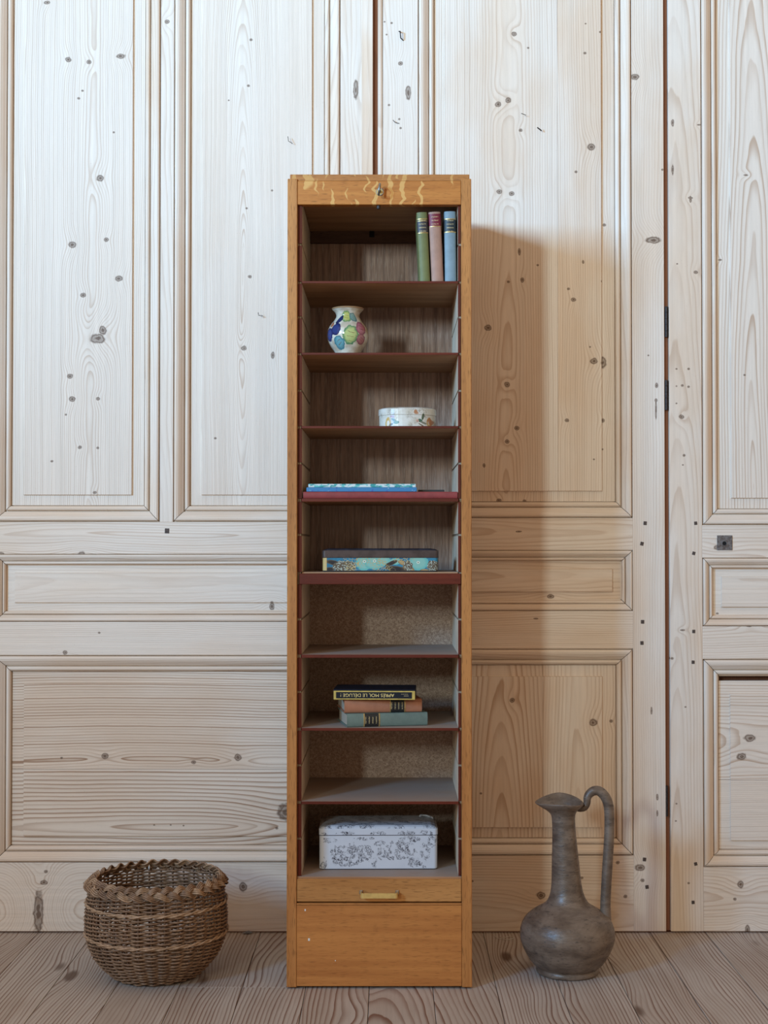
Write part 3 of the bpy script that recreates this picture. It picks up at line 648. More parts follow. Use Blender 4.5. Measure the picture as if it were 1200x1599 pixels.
def printed(name, base, dens=0.5):
    """label leather with small broken gilt lettering too worn to read"""
    m, n = mat(name); o = n.sep(n.obj())
    ln = n.noise(n.xyz(n.m('MULTIPLY', o[0], 1100.0), n.m('MULTIPLY', o[2], 900.0), 1.0), 1, 1)
    row = n.m('SINE', n.m('MULTIPLY', o[2], 2 * math.pi / 0.0078))
    inside = n.ramp(n.m('ABSOLUTE', o[0]), 0.0085, 0.0065)
    f = n.m('MULTIPLY', n.m('MULTIPLY', n.ramp(row, 0.6, 0.75), n.ramp(ln, 0.48, 0.56)), inside)
    n.surf(n.mix(f, base, (0.62, 0.47, 0.22)), 0.5, spec=0.4); return m
zs1 = fz(438)
yb = g0 + 0.004
def up_book(pxl, pxr, tip_l, top_py, col, lab, lines, lean_px, label, d=0.115):
    xl, xr = fx(pxl, 437), fx(pxr, 437); t = xr - xl; h = fz(top_py) - zs1
    lean = -math.atan2((lean_px) / 725.0, h)
    e = book('book', ((xl + xr) / 2, yb + 0.012, zs1 + 0.0006 + abs(math.sin(lean)) * t * 0.5), (0, lean, 0), h, t, d, col, 0.006, lab(h), lines(h), label=label, cat='book', group='upright books on the top shelf')
    return e
s725 = 1 / 725.0
M_lab_dark = printed('worn_dark_label', (0.035, 0.032, 0.034)); M_lab_red = printed('worn_red_label', (0.15, 0.012, 0.025)); M_lab_blk = printed('worn_black_label', (0.018, 0.026, 0.030))
up_book(656, 673, 0, 328, cloth('green_cloth', (0.135, 0.142, 0.048)), lambda h: [(h - 32 * s725, h - 12.5 * s725, M_lab_dark)], lambda h: [(h - 11.5 * s725, h - 10.3 * s725, .06, .94), (h - 33.5 * s725, h - 32.2 * s725, .06, .94), (h - 14.5 * s725, h - 13.8 * s725, .06, .94)], 5.0, 'upright green clothbound book, at the open end of the three on the top shelf')
up_book(675, 694, 0, 327.5, cloth('dusty_pink_cloth', (0.34, 0.185, 0.125)), lambda h: [(h - 22.5 * s725, h - 3 * s725, M_lab_red)], lambda h: [(h - 23.6 * s725, h - 22.5 * s725, .06, .94)], 5.0, 'upright dusty pink book with dark red title label, between the green and blue books')
up_book(696, 714, 0, 326.5, cloth('sky_blue_cloth', (0.18, 0.24, 0.262)), lambda h: [(h - 32 * s725, h - 13 * s725, M_lab_blk)], lambda h: [(h - 12.9 * s725, h - 11.5 * s725, .06, .94), (h - 33.6 * s725, h - 32.2 * s725, .06, .94)], 1.2, 'upright sky blue book with black title label, against the cabinet side')
# lying books: local z (height) points to +x or -x, thickness is vertical
zs7 = fz(1137.6)
def lying(name, px0, px1, z0, t, d, yaw, yfront, mcov, bulge, labs, marks, label):
    xa = fx(px0); L = (fx(px1) - xa) / math.cos(yaw) * (yfront / YF)
    xa *= yfront / YF
    rot = (Matrix.Rotation(yaw, 3, 'Z') @ Matrix.Rotation(R(90), 3, 'Y')).to_euler()
    return book(name, (xa, yfront, z0 + t / 2), rot, L, t, d, mcov, bulge, [(L * a_, L * b_, m_) for a_, b_, m_ in labs], [(L * a_, L * b_, .06, .94) for a_, b_ in marks], label=label, cat='book', group='books lying in a stack')
M_lab_h = printed('worn_black_spine_label', (0.014, 0.014, 0.013))
tg, to, tk = 0.0285, 0.0290, 0.0225
z7 = zs7 + 0.0006
lying('book', 542, 668, z7, tg, 0.125, R(11), g0 + 0.006, cloth('grey_green_cloth', (0.13, 0.175, 0.145)), 0.004, [(0.22, 0.39, M_lab_h)], [(0.205, 0.217), (0.393, 0.405)], 'grey-green clothbound book lying at the bottom of the stack of three')
lying('book', 538, 659, z7 + tg + 0.0004, to, 0.16, R(8), g0 + 0.018, cloth('terracotta_cloth', (0.36, 0.145, 0.075)), 0.005, [(0.60, 0.77, M_lab_h)], [(0.585, 0.597), (0.773, 0.785)], 'terracotta clothbound book lying in the middle of the stack of three')
# top book, spine lettering upside down
M_navy = plain('navy_cover', (0.009, 0.011, 0.018), 0.5, nz=0.2, spec=0.2); M_yel = plain('yellow_border', (0.50, 0.36, 0.085), 0.5, nz=0.25, nscale=80)
zk = z7 + tg + to + 0.0009; yk = g0 + 0.010
xk0 = fx(521) * yk / YF; Lk = (fx(649) - fx(521)) * yk / YF
kb = empty('book', (xk0, yk, zk), (0, 0, R(-2)), label='navy and yellow paperback with upside-down title, on top of the stack', cat='book', group='books lying in a stack')
bm = bmesh.new(); add_box(bm, 0, Lk, 0, 0.11, 0, tk, 0.0012, 2); local_mesh('cover', bm, M_navy, kb)
bm = bmesh.new(); add_box(bm, 0.0006, Lk - 0.0006, -0.0006, 0.002, 0.0004, tk - 0.0026, 0.0008); local_mesh('yellow_border', bm, M_yel, kb)
bm = bmesh.new(); add_box(bm, 0.006, Lk - 0.0075, -0.0012, 0.002, 0.0035, tk - 0.0055, 0.0002); local_mesh('spine_panel', bm, M_navy, kb)
def text_mesh(name, body, width, height, m, parent, cx, cy_, cz, flip=True):
    cu = bpy.data.curves.new(name, 'FONT'); cu.body = body; cu.size = 1.0; cu.align_x = 'CENTER'; cu.align_y = 'CENTER'; cu.extrude = 0.0
    to_ = bpy.data.objects.new(name, cu); me = bpy.data.meshes.new_from_object(to_); bpy.data.objects.remove(to_); bpy.data.curves.remove(cu)
    vs = me.vertices; xs_ = [v_.co.x for v_ in vs]; ys_ = [v_.co.y for v_ in vs]
    w_, h_ = max(xs_) - min(xs_), max(ys_) - min(ys_); mx, my = (max(xs_) + min(xs_)) / 2, (max(ys_) + min(ys_)) / 2
    for v_ in vs:
        x, y = (v_.co.x - mx) / w_ * width, (v_.co.y - my) / h_ * height
        if flip: x, y = -x, -y
        v_.co = (cx + x, cy_, cz + y)
    me.name = name
    return link(name, me, m, parent)
M_gtxt = plain('gilt_lettering', (0.72, 0.55, 0.20), 0.5, nz=0.1)
zc_ = (0.0035 + tk - 0.0055) / 2
text_mesh('title_lettering', 'APR\u00c8S MOI, LE D\u00c9LUGE !', Lk * 0.655, 0.0098, M_gtxt, kb, Lk * 0.415, -0.00135, zc_ - 0.0004)
for q, (xa_, w_) in enumerate(((0.865, 0.075), (0.885, 0.05))):
    bm = bmesh.new(); z_ = zc_ + (0.0026 if q == 0 else -0.0012)
    for i in range(7):
        x = Lk * (xa_ - w_ / 2 + w_ * i / 6); add_box(bm, x, x + 0.0011, -0.0014, -0.0012, z_ - 0.0008, z_ + 0.0008)
    local_mesh('author_line', bm, plain('dull_gilt', (0.30, 0.24, 0.12), 0.5), kb)

# ------------------------------------------------------------------ painted vase on the second shelf
BLOB, k, gi, go = new_group('Blob', [('UV', VE, None), ('Centre', VE, None), ('Size', VE, (0.01, 0.01, 1)), ('Rot', FL, 0.0), ('Rag', FL, 0.25)], [('Mask', FL), ('Rim', FL), ('Vein', FL)])
d = k.vm('SUBTRACT', gi['UV'], gi['Centre'])
vr = k.n('ShaderNodeVectorRotate', rotation_type='Z_AXIS'); k.put(vr.inputs['Vector'], d); k.put(vr.inputs['Angle'], gi['Rot'])
dd = k.vm('DIVIDE', vr.outputs[0], gi['Size'])
wob = k.noise(k.vm('ADD', gi['UV'], gi['Centre']), 130, 1)
dl = k.m('ADD', k.vm('LENGTH', dd), k.m('MULTIPLY', k.m('SUBTRACT', wob, 0.5), gi['Rag']))
k.put(go['Mask'], k.ramp(dl, 1.04, 0.96)); k.put(go['Rim'], k.m('MULTIPLY', k.ramp(dl, 0.55, 0.98), k.ramp(dl, 1.04, 0.96)))
sp_ = k.sep(dd)
k.put(go['Vein'], k.m('MULTIPLY', k.ramp(k.m('ABSOLUTE', k.m('SINE', k.m('MULTIPLY', k.m('ADD', sp_[1], k.m('MULTIPLY', wob, 0.35)), 7.0))), 0.25, 0.1), k.m('MULTIPLY', k.ramp(k.m('ABSOLUTE', sp_[0]), 0.55, 0.35), k.ramp(k.m('ABSOLUTE', sp_[1]), 0.7, 0.5))))
yv = YF + 0.085
def vase():
    xv, zv = P(543.5, 540, yv)[0], zs2
    sc_ = yv / F
    prof_px = [(14, 558.5), (17, 557.5), (21.5, 549.5), (26.2, 543), (30.2, 535.5), (32.2, 526), (31, 516), (27, 508.5), (21.8, 502), (18.6, 496.5), (18.4, 493), (20, 489), (23.5, 485.5), (25.2, 483.8), (25.3, 482.8), (24.2, 482.4), (22, 484.5), (17.2, 489), (16.6, 494), (19.5, 502), (28, 515), (29.5, 526), (26, 540), (14, 554)]
    z0r = P(543, 558.5, yv)[1]
    prof = [(r_ * sc_, zs2 + 0.0004 + (P(543, py, yv)[1] - z0r)) for r_, py in prof_px]
    # smooth the profile
    sm = []
    for i in range(len(prof) - 1):
        p0, p1, p2, p3 = prof[max(i - 1, 0)], prof[i], prof[i + 1], prof[min(i + 2, len(prof) - 1)]
        for q in range(3):
            t = q / 3
            sm.append(tuple(0.5 * (2 * p1[c_] + (-p0[c_] + p2[c_]) * t + (2 * p0[c_] - 5 * p1[c_] + 4 * p2[c_] - p3[c_]) * t * t + (-p0[c_] + 3 * p1[c_] - 3 * p2[c_] + p3[c_]) * t ** 3) for c_ in (0, 1)))
    sm.append(prof[-1])
    m, n = mat('painted_vase_glaze'); o = n.sep(n.obj())
    ang = n.m('ARCTAN2', o[0], n.m('MULTIPLY', o[1], -1.0))
    uv = n.xyz(n.m('MULTIPLY', ang, 0.0448), o[2], 0.0)
    c = n.mix(n.ramp(n.noise(n.obj(), 60, 2), 0.4, 0.65), (0.58, 0.52, 0.41), (0.44, 0.36, 0.26))
    def U(cx_, cy_): # crop pixels of the vase -> wrap coordinate
        px, py = 500 + cx_ * 0.075, 470 + cy_ * 0.075
        x = max(-0.98, min(0.98, (px - 543.5) / 32.5)); return (math.asin(x) * 0.0448, P(543, py, yv)[1] - z0r, 0)
    blobs = [((545, 375), (0.0165, 0.0115), 0.15, (0.40, 0.38, 0.10), (0.10, 0.20, 0.08), 1), ((650, 770), (0.0155, 0.0195), 0.2, (0.38, 0.42, 0.15), (0.06, 0.17, 0.08), 1),
             ((330, 640), (0.0115, 0.012), 0.0, (0.025, 0.04, 0.13), (0.008, 0.013, 0.06), 0), ((355, 440), (0.011, 0.0065), -0.7, (0.015, 0.025, 0.085), (0.01, 0.013, 0.045), 0), ((190, 740), (0.013, 0.0135), 0.3, (0.04, 0.06, 0.18), (0.015, 0.02, 0.08), 1),
             ((215, 530), (0.006, 0.005), 0.5, (0.42, 0.13, 0.06), (0.2, 0.06, 0.03), 0), ((390, 920), (0.0125, 0.0135), -0.5, (0.12, 0.28, 0.29), (0.05, 0.15, 0.17), 1), ((880, 620), (0.0125, 0.0135), 0.1, (0.38, 0.14, 0.17), (0.22, 0.06, 0.09), 1),
             ((880, 850), (0.0115, 0.010), 0.5, (0.36, 0.15, 0.16), (0.22, 0.07, 0.09), 1), ((765, 385), (0.012, 0.009), 0.4, (0.16, 0.26, 0.21), (0.07, 0.13, 0.12), 1)]
    for q in range(8): blobs.append(((0, 0), (0.014, 0.015), q * 0.7, [(0.38, 0.40, 0.10), (0.02, 0.045, 0.20), (0.12, 0.28, 0.29), (0.38, 0.14, 0.17)][q % 4], [(0.08, 0.22, 0.08), (0.01, 0.015, 0.09), (0.05, 0.15, 0.17), (0.22, 0.06, 0.09)][q % 4], 1))
    for q, (cp, sz, ro, col, rim, vein) in enumerate(blobs):
        ce = U(*cp) if cp != (0, 0) else ((0.088 + 0.018 * (q % 4)) * (1 if q % 2 else -1), 0.028 + 0.026 * ((q // 2) % 2), 0)
        g = n.group(BLOB, UV=uv, Centre=ce, Size=(sz[0] * 1.12, sz[1] * 1.12, 1), Rot=ro, Rag=0.45)
        cc = n.mix(g['Rim'], col, rim)
        if vein: cc = n.mix(n.m('MULTIPLY', g['Vein'], 0.9), cc, (0.13, 0.06, 0.03))
        c = n.mix(g['Mask'], c, cc)
    zl = P(543, 485, yv)[1] - z0r
    c = n.mix(n.ramp(o[2], zl, zl + 0.0008), c, (0.30, 0.17, 0.08))
    n.surf(c, 0.12, spec=0.5, coat=0.3)
    bm = bmesh.new(); add_lathe(bm, sm, xv, yv, 56)
    ob = finish(bm, 'vase', m, None, 'z', True, (xv, yv, zs2 + 0.0004))
    tag(ob, 'small round ceramic vase painted with blue and green blooms', 'vase')
zs2 = fz(550); vase()

# ------------------------------------------------------------------ tins and boxes
def round_rect(x0, x1, y0, y1, r_, n=6):
    pts = []
    for cx_, cy_, a0 in ((x1 - r_, y0 + r_, -90), (x1 - r_, y1 - r_, 0), (x0 + r_, y1 - r_, 90), (x0 + r_, y0 + r_, 180)):
        for i in range(n + 1): a_ = R(a0 + 90 * i / n); pts.append((cx_ + r_ * math.cos(a_), cy_ + r_ * math.sin(a_)))
    return pts
def shrink(pts, d_):
    cx_ = sum(p[0] for p in pts) / len(pts); cy_ = sum(p[1] for p in pts) / len(pts); out = []
    for x, y in pts:
        v_ = Vector((x - cx_, y - cy_)); L = v_.length; out.append((cx_ + v_.x * (L - d_) / L, cy_ + v_.y * (L - d_) / L))
    return out
def stack_loops(bm, loops):
    R_ = [[bm.verts.new((x, y, z)) for x, y in pts] for pts, z in loops]
    for A, B in zip(R_, R_[1:]):
        n = len(A)
        for j in range(n): bm.faces.new((A[j], A[(j + 1) % n], B[(j + 1) % n], B[j]))
    bm.faces.new(R_[0]); bm.faces.new(R_[-1])
def tin(name, loc, yaw, outline, h_body, h_lid, m_body, m_lid, m_top, dome=0.003, label='', cat='tin', rimr=0.0012, m_bead=None):
    e = empty(name, loc, (0, 0, yaw), label=label, cat=cat)
    bm = bmesh.new(); stack_loops(bm, [(shrink(outline, 0.002), 0), (shrink(outline, 0.0006), 0.0012), (outline, 0.003), (outline, h_body)]); local_mesh('body', bm, m_body, e)
    lo = shrink(outline, -0.0012)
    bm = bmesh.new(); stack_loops(bm, [(lo, h_body - 0.0004), (lo, h_body + h_lid - 0.002), (shrink(lo, 0.0008), h_body + h_lid - 0.0006), (shrink(lo, 0.0022), h_body + h_lid)]); l_ = local_mesh('lid', bm, m_lid, e)
    bm = bmesh.new(); stack_loops(bm, [(shrink(lo, 0.0020), h_body + h_lid - 0.0002), (shrink(lo, 0.006), h_body + h_lid + dome * 0.5), (shrink(lo, 0.016), h_body + h_lid + dome)]); local_mesh('lid_top', bm, m_top, l_)
    bm = bmesh.new(); add_tube(bm, [(x, y, h_body + 0.0002) for x, y in lo], rimr, 6, True); local_mesh('lid_bead', bm, m_bead or m_lid, l_)
    return e
# floral oval tin, third shelf
def m_floral(name):
    m, n = mat(name); o = n.obj(); s = n.sep(o)
    ag = n.m('MULTIPLY', n.m('ARCTAN2', s[0], n.m('MULTIPLY', s[1], -1.0)), 0.05); uv = n.xyz(s[0], n.m('ADD', s[2], n.m('MULTIPLY', s[1], 0.8)), 0.0)
    c = n.mix(n.ramp(n.noise(o, 45, 3), 0.35, 0.7), (0.62, 0.58, 0.50), (0.50, 0.44, 0.34))
    for i, (cx_, cz_, sx_, sz_, ro, col) in enumerate([(-0.044, 0.010, 0.0055, 0.012, 0.1, (0.52, 0.33, 0.10)), (-0.044, 0.010, 0.0028, 0.006, 0.1, (0.66, 0.60, 0.50)), (-0.0315, 0.0165, 0.006, 0.003, 0.5, (0.12, 0.19, 0.16)), (-0.026, 0.011, 0.006, 0.0034, -0.1, (0.06, 0.20, 0.19)), (-0.038, 0.0065, 0.005, 0.0025, -0.5, (0.16, 0.14, 0.10)),
            (-0.034, 0.024, 0.005, 0.002, 0.2, (0.42, 0.18, 0.22)), (0.0325, 0.0235, 0.0028, 0.007, 0.2, (0.07, 0.10, 0.055)), (0.0265, 0.0155, 0.005, 0.0035, 0.4, (0.05, 0.11, 0.07)), (0.0335, 0.0105, 0.007, 0.0022, 0.4, (0.18, 0.17, 0.12)), (0.046, 0.012, 0.0052, 0.011, -0.1, (0.50, 0.30, 0.10)), (0.046, 0.012, 0.0025, 0.005, -0.1, (0.60, 0.52, 0.42)), (0.020, 0.015, 0.003, 0.003, 0, (0.52, 0.30, 0.22)), (0.030, 0.005, 0.008, 0.0012, 0.5, (0.15, 0.10, 0.06))]):
        g = n.group(BLOB, UV=n.xyz(s[0], s[2], 0.0), Centre=(cx_, cz_, 0), Size=(sx_, sz_, 1), Rot=ro, Rag=0.7); c = n.mix(g['Mask'], c, col)
    tw = n.noise(o, 210, 2, 0.6); ms = n.noise(o, 50, 1)
    c = n.mix(n.m('MULTIPLY', n.ramp(n.m('ABSOLUTE', n.m('SUBTRACT', tw, 0.5)), 0.025, 0.01), n.ramp(ms, 0.52, 0.6)), c, (0.14, 0.10, 0.07))
    rs = n.noise(o, 28, 2); c = n.mix(n.m('MULTIPLY', n.ramp(rs, 0.66, 0.69), 0.9), c, (0.36, 0.13, 0.04))
    n.surf(c, 0.32, spec=0.5); return m
yt = YF + 0.088; scq = yt / F; zs3_ = fz(664.8)
xt = P(636.5, 650, yt)[0]
ol = []
for i in range(48):
    a_ = 2 * math.pi * i / 48; ex = 2 / 2.6
    ol.append((44.2 * scq * math.copysign(abs(math.cos(a_)) ** ex, math.cos(a_)), 0.043 * math.copysign(abs(math.sin(a_)) ** (2 / 1.7), math.sin(a_))))
tin('floral_tin', (xt, yt, zs3_ + 0.0003), R(2), ol, P(600, 648, yt - 0.03)[1] - zs3_, P(600, 638.5, yt - 0.02)[1] - P(600, 648, yt - 0.03)[1], m_floral('floral_tin_print'), m_floral('floral_lid_print'), m_floral('floral_top_print'), 0.003, 'small cream oval tin printed with flowers, on the third shelf', 'tin', 0.0006)
# red flat book, two magazines and a booklet, fourth shelf
zs4 = fz(778.3); y4 = g0 - 0.0035
M_crim = cloth('crimson_cloth', (0.235, 0.036, 0.032), 0.3)
book('album', (fx(473), y4 + 0.004, zs4 + 0.0003 + 0.0073), (Matrix.Rotation(R(90), 3, 'Y')).to_euler(), fx(715.3) - fx(473), 0.0146, 0.22, M_crim, 0.0025, label='wide flat crimson album lying across the fourth shelf', cat='album')
z4 = zs4 + 0.0003 + 0.0148
def booklet(name, px0, px1, t, d_, y, z, yaw, m_, m_sp, label, cat):
    xa, xb = fx(px0) * y / YF, fx(px1) * y / YF
    e = empty(name, (xa, y, z), (0, 0, yaw), label=label, cat=cat, group='papers on the crimson album')
    bm = bmesh.new(); add_box(bm, 0, xb - xa, 0.0015, d_, 0, t, 0.0005); local_mesh('pages', bm, m_, e)
    bm = bmesh.new(); add_box(bm, -0.0004, xb - xa + 0.0004, 0, 0.003, 0.0001, t - 0.0001, 0.0010, 2); local_mesh('spine', bm, m_sp, e)
    return e
def m_strip(name, base, blots, sc_=130, th=0.52):
    m, n = mat(name); o = n.obj(); s = n.sep(o)
    v_ = n.noise(n.xyz(n.m('MULTIPLY', s[0], sc_), 0.0, n.m('MULTIPLY', s[2], 160)), 1, 2, 0.6)
    c = base
    for q, (col, lo) in enumerate(blots): c = n.mix(n.ramp(n.noise(n.xyz(n.m('MULTIPLY', s[0], sc_ * (1 + q * 0.4)), float(q * 3), n.m('MULTIPLY', s[2], 190)), 1, 2), lo, lo + 0.04), c, col)
    n.surf(c, 0.35, spec=0.45); return m
M_blue = m_strip('blue_magazine_spine', (0.028, 0.17, 0.34), [((0.03, 0.10, 0.30), 0.62), ((0.55, 0.60, 0.62), 0.68)])
M_aqua = m_strip('aqua_magazine_spine', (0.52, 0.60, 0.58), [((0.03, 0.26, 0.25), 0.52), ((0.10, 0.42, 0.40), 0.56)], 60)
M_white_pg = plain('magazine_pages', (0.55, 0.53, 0.48), 0.6, nz=0.2)
booklet('magazine', 479, 651, 0.0095, 0.2, y4 + 0.008, z4, R(-0.6), M_white_pg, M_blue, 'bright blue magazine lying on the crimson album', 'magazine')
booklet('magazine', 482, 649.5, 0.0075, 0.19, y4 + 0.0105, z4 + 0.0097, R(-0.3), M_white_pg, M_aqua, 'aqua and white magazine on top of the blue one', 'magazine')
booklet('booklet', 653.5, 694, 0.0058, 0.10, y4 + 0.045, z4, R(-2), plain('grey_cover', (0.30, 0.31, 0.30), 0.4, nz=0.3), plain('black_spine', (0.02, 0.02, 0.02), 0.4), 'small thin grey and black booklet beside the magazines', 'booklet')
# chinoiserie tin, fifth shelf
def m_chin():
    m, n = mat('chinoiserie_print'); o = n.obj(); s = n.sep(o); uv = n.xyz(s[0], s[2], 0.0)
    c = n.mix(n.ramp(n.noise(o, 40, 2), 0.4, 0.6), (0.012, 0.13, 0.21), (0.02, 0.18, 0.27))
    def blob(c, cx_, cz_, sx_, sz_, col, rag=0.35, ro=0.0, rim=None):
        g = n.group(BLOB, UV=uv, Centre=(cx_, cz_, 0), Size=(sx_, sz_, 1), Rot=ro, Rag=rag)
        cc = n.mix(g['Rim'], col, rim) if rim else col
        return n.mix(g['Mask'], c, cc)
    X = lambda q: (q - 600) / 1200 * 210 / 725.0; Z = lambda q: (247 - q) / 5.714 / 725.0
    aq, gold, blk = (0.20, 0.42, 0.35), (0.30, 0.20, 0.09), (0.012, 0.014, 0.018)
    for cx_, cz_, sx_, sz_ in ((450, 170, 70, 66), (545, 165, 95, 62), (620, 150, 70, 48), (945, 165, 88, 70), (735, 155, 55, 30)):
        c = blob(c, X(cx_), Z(cz_), X(600 + sx_), Z(247 - sz_), aq, 0.25, 0, (0.10, 0.38, 0.34))
    for cx_, cz_, sx_, sz_, ro in ((700, 170, 60, 18, -0.4), (740, 220, 95, 24, 0.1), (175, 165, 65, 22, 0.2), (145, 225, 40, 20, 0)):
        c = blob(c, X(cx_), Z(cz_), X(600 + sx_), Z(247 - sz_), blk, 0.3, ro, (0.10, 0.07, 0.04))
    for cx_, cz_, sx_, sz_, ro in ((795, 165, 36, 20, 0.4), (855, 215, 58, 26, 0.4), (1000, 235, 40, 14, 0)):
        c = blob(c, X(cx_), Z(cz_), X(600 + sx_), Z(247 - sz_), (0.36, 0.24, 0.11), 0.3, ro, (0.20, 0.12, 0.05))
    dots = n.vor(o, 330); msk = n.noise(n.xyz(n.m('MULTIPLY', s[0], 16.0), n.m('MULTIPLY', s[2], 24.0), 3.3), 1, 1)
    zone = None
    for cx_, sx_ in ((280, 110), (1080, 60), (850, 40)):
        g = n.group(BLOB, UV=uv, Centre=(X(cx_), Z(200), 0), Size=(X(600 + sx_), Z(247 - 55), 1), Rot=0.0, Rag=0.7); zone = g['Mask'] if zone is None else n.m('MAXIMUM', zone, g['Mask'])
    c = n.mix(zone, c, n.mix(n.ramp(dots, 0.35, 0.45), (0.38, 0.42, 0.34), (0.10, 0.075, 0.05)))
    fl_ = n.vor(o, 150, 'DISTANCE_TO_EDGE'); c = n.mix(n.m('MULTIPLY', n.ramp(fl_, 0.06, 0.03), n.ramp(msk, 0.5, 0.58)), c, (0.42, 0.32, 0.14))
    for cx_, cz_ in ((457, 155), (548, 150), (942, 163)):
        c = blob(c, X(cx_), Z(cz_), 0.0035, 0.003, (0.6, 0.62, 0.5), 0.1); c = blob(c, X(cx_), Z(cz_), 0.0018, 0.0016, (0.2, 0.26, 0.2), 0.1)
    c = n.mix(n.ramp(s[0], X(118), X(116)), c, (0.50, 0.36, 0.14))
    c = n.mix(n.ramp(s[2], 0.0030, 0.0024), c, (0.03, 0.028, 0.026))
    n.surf(c, 0.3, spec=0.5); return m
y5 = g0 + 0.022; zs5 = fz(893.5)
xa, xb = P(504, 880, y5)[0], P(684.5, 880, y5)[0]; hw = (xb - xa) / 2
ol = round_rect(-hw, hw, 0, 0.105, 0.007)
tin('chinoiserie_tin', ((xa + xb) / 2, y5, zs5 + 0.0003), R(0.6), ol, P(600, 870.8, y5)[1] - zs5, P(600, 859.5, y5)[1] - P(600, 870.8, y5)[1], m_chin(), plain('brown_lid', (0.075, 0.052, 0.045), 0.35, 0.2, nz=0.35, nscale=40), plain('navy_lid_top', (0.02, 0.025, 0.04), 0.3, 0.1, nz=0.5, nscale=60), 0.004, 'long flat tin with brown lid and turquoise blossom print', 'tin', 0.0009)
# toile printed box, bottom compartment
def m_toile(name, kind):
    m, n = mat(name); o = n.obj(); s = n.sep(o)
    uv = n.xyz(s[0], s[1] if kind == 'top' else s[2], 0.0)
    X = lambda q: (q - 595) / 1200 * 215 / 725.0; Z = lambda q: (488 - q) / 5.58 / 725.0
    if kind == 'front': spots = [(360, 350, 170, 85), (300, 425, 130, 35), (210, 340, 40, 70), (490, 330, 55, 60), (800, 310, 130, 75), (620, 345, 45, 50), (745, 375, 120, 30), (610, 255, 55, 28), (1010, 330, 45, 70), (1000, 430, 20, 70), (920, 425, 80, 40), (560, 430, 25, 45), (105, 440, 30, 60), (880, 220, 90, 28), (160, 230, 70, 22), (1070, 240, 40, 50), (480, 215, 90, 16)]
    elif kind == 'lid': spots = [(300, 175, 90, 25), (600, 175, 70, 25), (850, 170, 80, 25), (1020, 170, 60, 30), (110, 175, 30, 20)]
    else: spots = []
    if spots:
        zone = None
        for cx_, cz_, sx_, sz_ in spots:
            g = n.group(BLOB, UV=uv, Centre=(X(cx_), Z(cz_), 0), Size=(X(595 + sx_), Z(488 - sz_), 1), Rot=0.0, Rag=1.1)
            zone = g['Mask'] if zone is None else n.m('MAXIMUM', zone, g['Mask'])
    else:
        zone = n.ramp(n.noise(uv, 34, 1), 0.46, 0.52)
    a_ = n.noise(uv, 190, 2, 0.6, 0.5); ln = n.ramp(n.m('ABSOLUTE', n.m('SUBTRACT', a_, 0.5)), 0.048, 0.02); br_ = n.ramp(n.noise(uv, 75, 1), 0.40, 0.50)
    b_ = n.noise(n.vm('MULTIPLY', uv, (1, 1.8, 1)), 170, 2, 0.5, 1.2); ln2 = n.ramp(n.m('ABSOLUTE', n.m('SUBTRACT', b_, 0.5)), 0.03, 0.012)
    sh = n.ramp(b_, 0.60, 0.66, 0, 0.5)
    f = n.m('MULTIPLY', n.m('MULTIPLY', zone, br_), n.m('MAXIMUM', n.m('MAXIMUM', ln, n.m('MULTIPLY', ln2, 0.7)), sh))
    c = n.mix(f, n.mix(n.noise(o, 30, 2), (0.60, 0.62, 0.66), (0.52, 0.54, 0.58)), (0.035, 0.035, 0.05))
    if kind == 'front': c = n.mix(n.ramp(s[2], 0.0022, 0.0014), c, (0.04, 0.04, 0.045))
    n.surf(c, 0.35, spec=0.5); return m
y8 = YF + 0.072
xa, xb = P(499, 1340, y8)[0], P(683.5, 1340, y8)[0]; hw = (xb - xa) / 2
ol = round_rect(-hw, hw, 0, 0.125, 0.008)
hb = P(600, 1304.5, y8)[1] - fl; hl = P(600, 1295.5, y8)[1] - P(600, 1304.5, y8)[1]
tt_ = tin('toile_tin', ((xa + xb) / 2, y8, fl + 0.0003), R(0.8), ol, hb, hl + 0.002, m_toile('toile_print', 'front'), m_toile('toile_lid_print', 'lid'), m_toile('toile_top_print', 'top'), 0.006, 'white rectangular tin with black pastoral toile print and hinged lid', 'tin', 0.0007, plain('dark_lid_seam', (0.03, 0.03, 0.04), 0.5))
bm = bmesh.new(); xr_ = hw - 0.03
add_tube(bm, [(xr_ - 0.006, 0.112, hb + hl + 0.004), (xr_ - 0.002, 0.108, hb + hl + 0.011), (xr_ + 0.010, 0.102, hb + hl + 0.011), (xr_ + 0.022, 0.098, hb + hl + 0.008), (xr_ + 0.025, 0.10, hb + hl + 0.003)], 0.0022, 8, flat=(2.0, 1)); local_mesh('clasp', bm, m_toile('toile_clasp_print', 'top'), tt_, True)

# ------------------------------------------------------------------ wicker basket
M_wick = None
def wicker(name, a_, b_):
    m, n = mat(name); o = n.obj(); x = n.noise(o, 140, 2); y = n.noise(o, 18, 2)
    c = n.mix(n.ramp(x, 0.35, 0.65), a_, b_); c = n.mix(n.ramp(y, 0.45, 0.7, 0, 0.5), c, tuple(q * 0.55 for q in b_))
    n.surf(c, 0.5, x, 0.2, 0.0006, spec=0.4); return m
M_wick = wicker('brown_wicker', (0.29, 0.178, 0.105), (0.18, 0.102, 0.058)); M_wickl = wicker('pale_wicker', (0.42, 0.28, 0.175), (0.30, 0.185, 0.105)); M_wickd = wicker('dark_wicker', (0.17, 0.098, 0.056), (0.11, 0.06, 0.034))
yc = 3.155; bx = P(244.5, 1450, yc)[0]
bas = empty('wicker_basket', (bx, yc, 0), label='round brown wicker basket with plaited rim, on the floor', cat='basket')
BP = [(0.0, 0.090), (0.012, 0.103), (0.03, 0.122), (0.05, 0.138), (0.075, 0.149), (0.10, 0.1545), (0.13, 0.156), (0.16, 0.153), (0.185, 0.1485), (0.21, 0.147)]
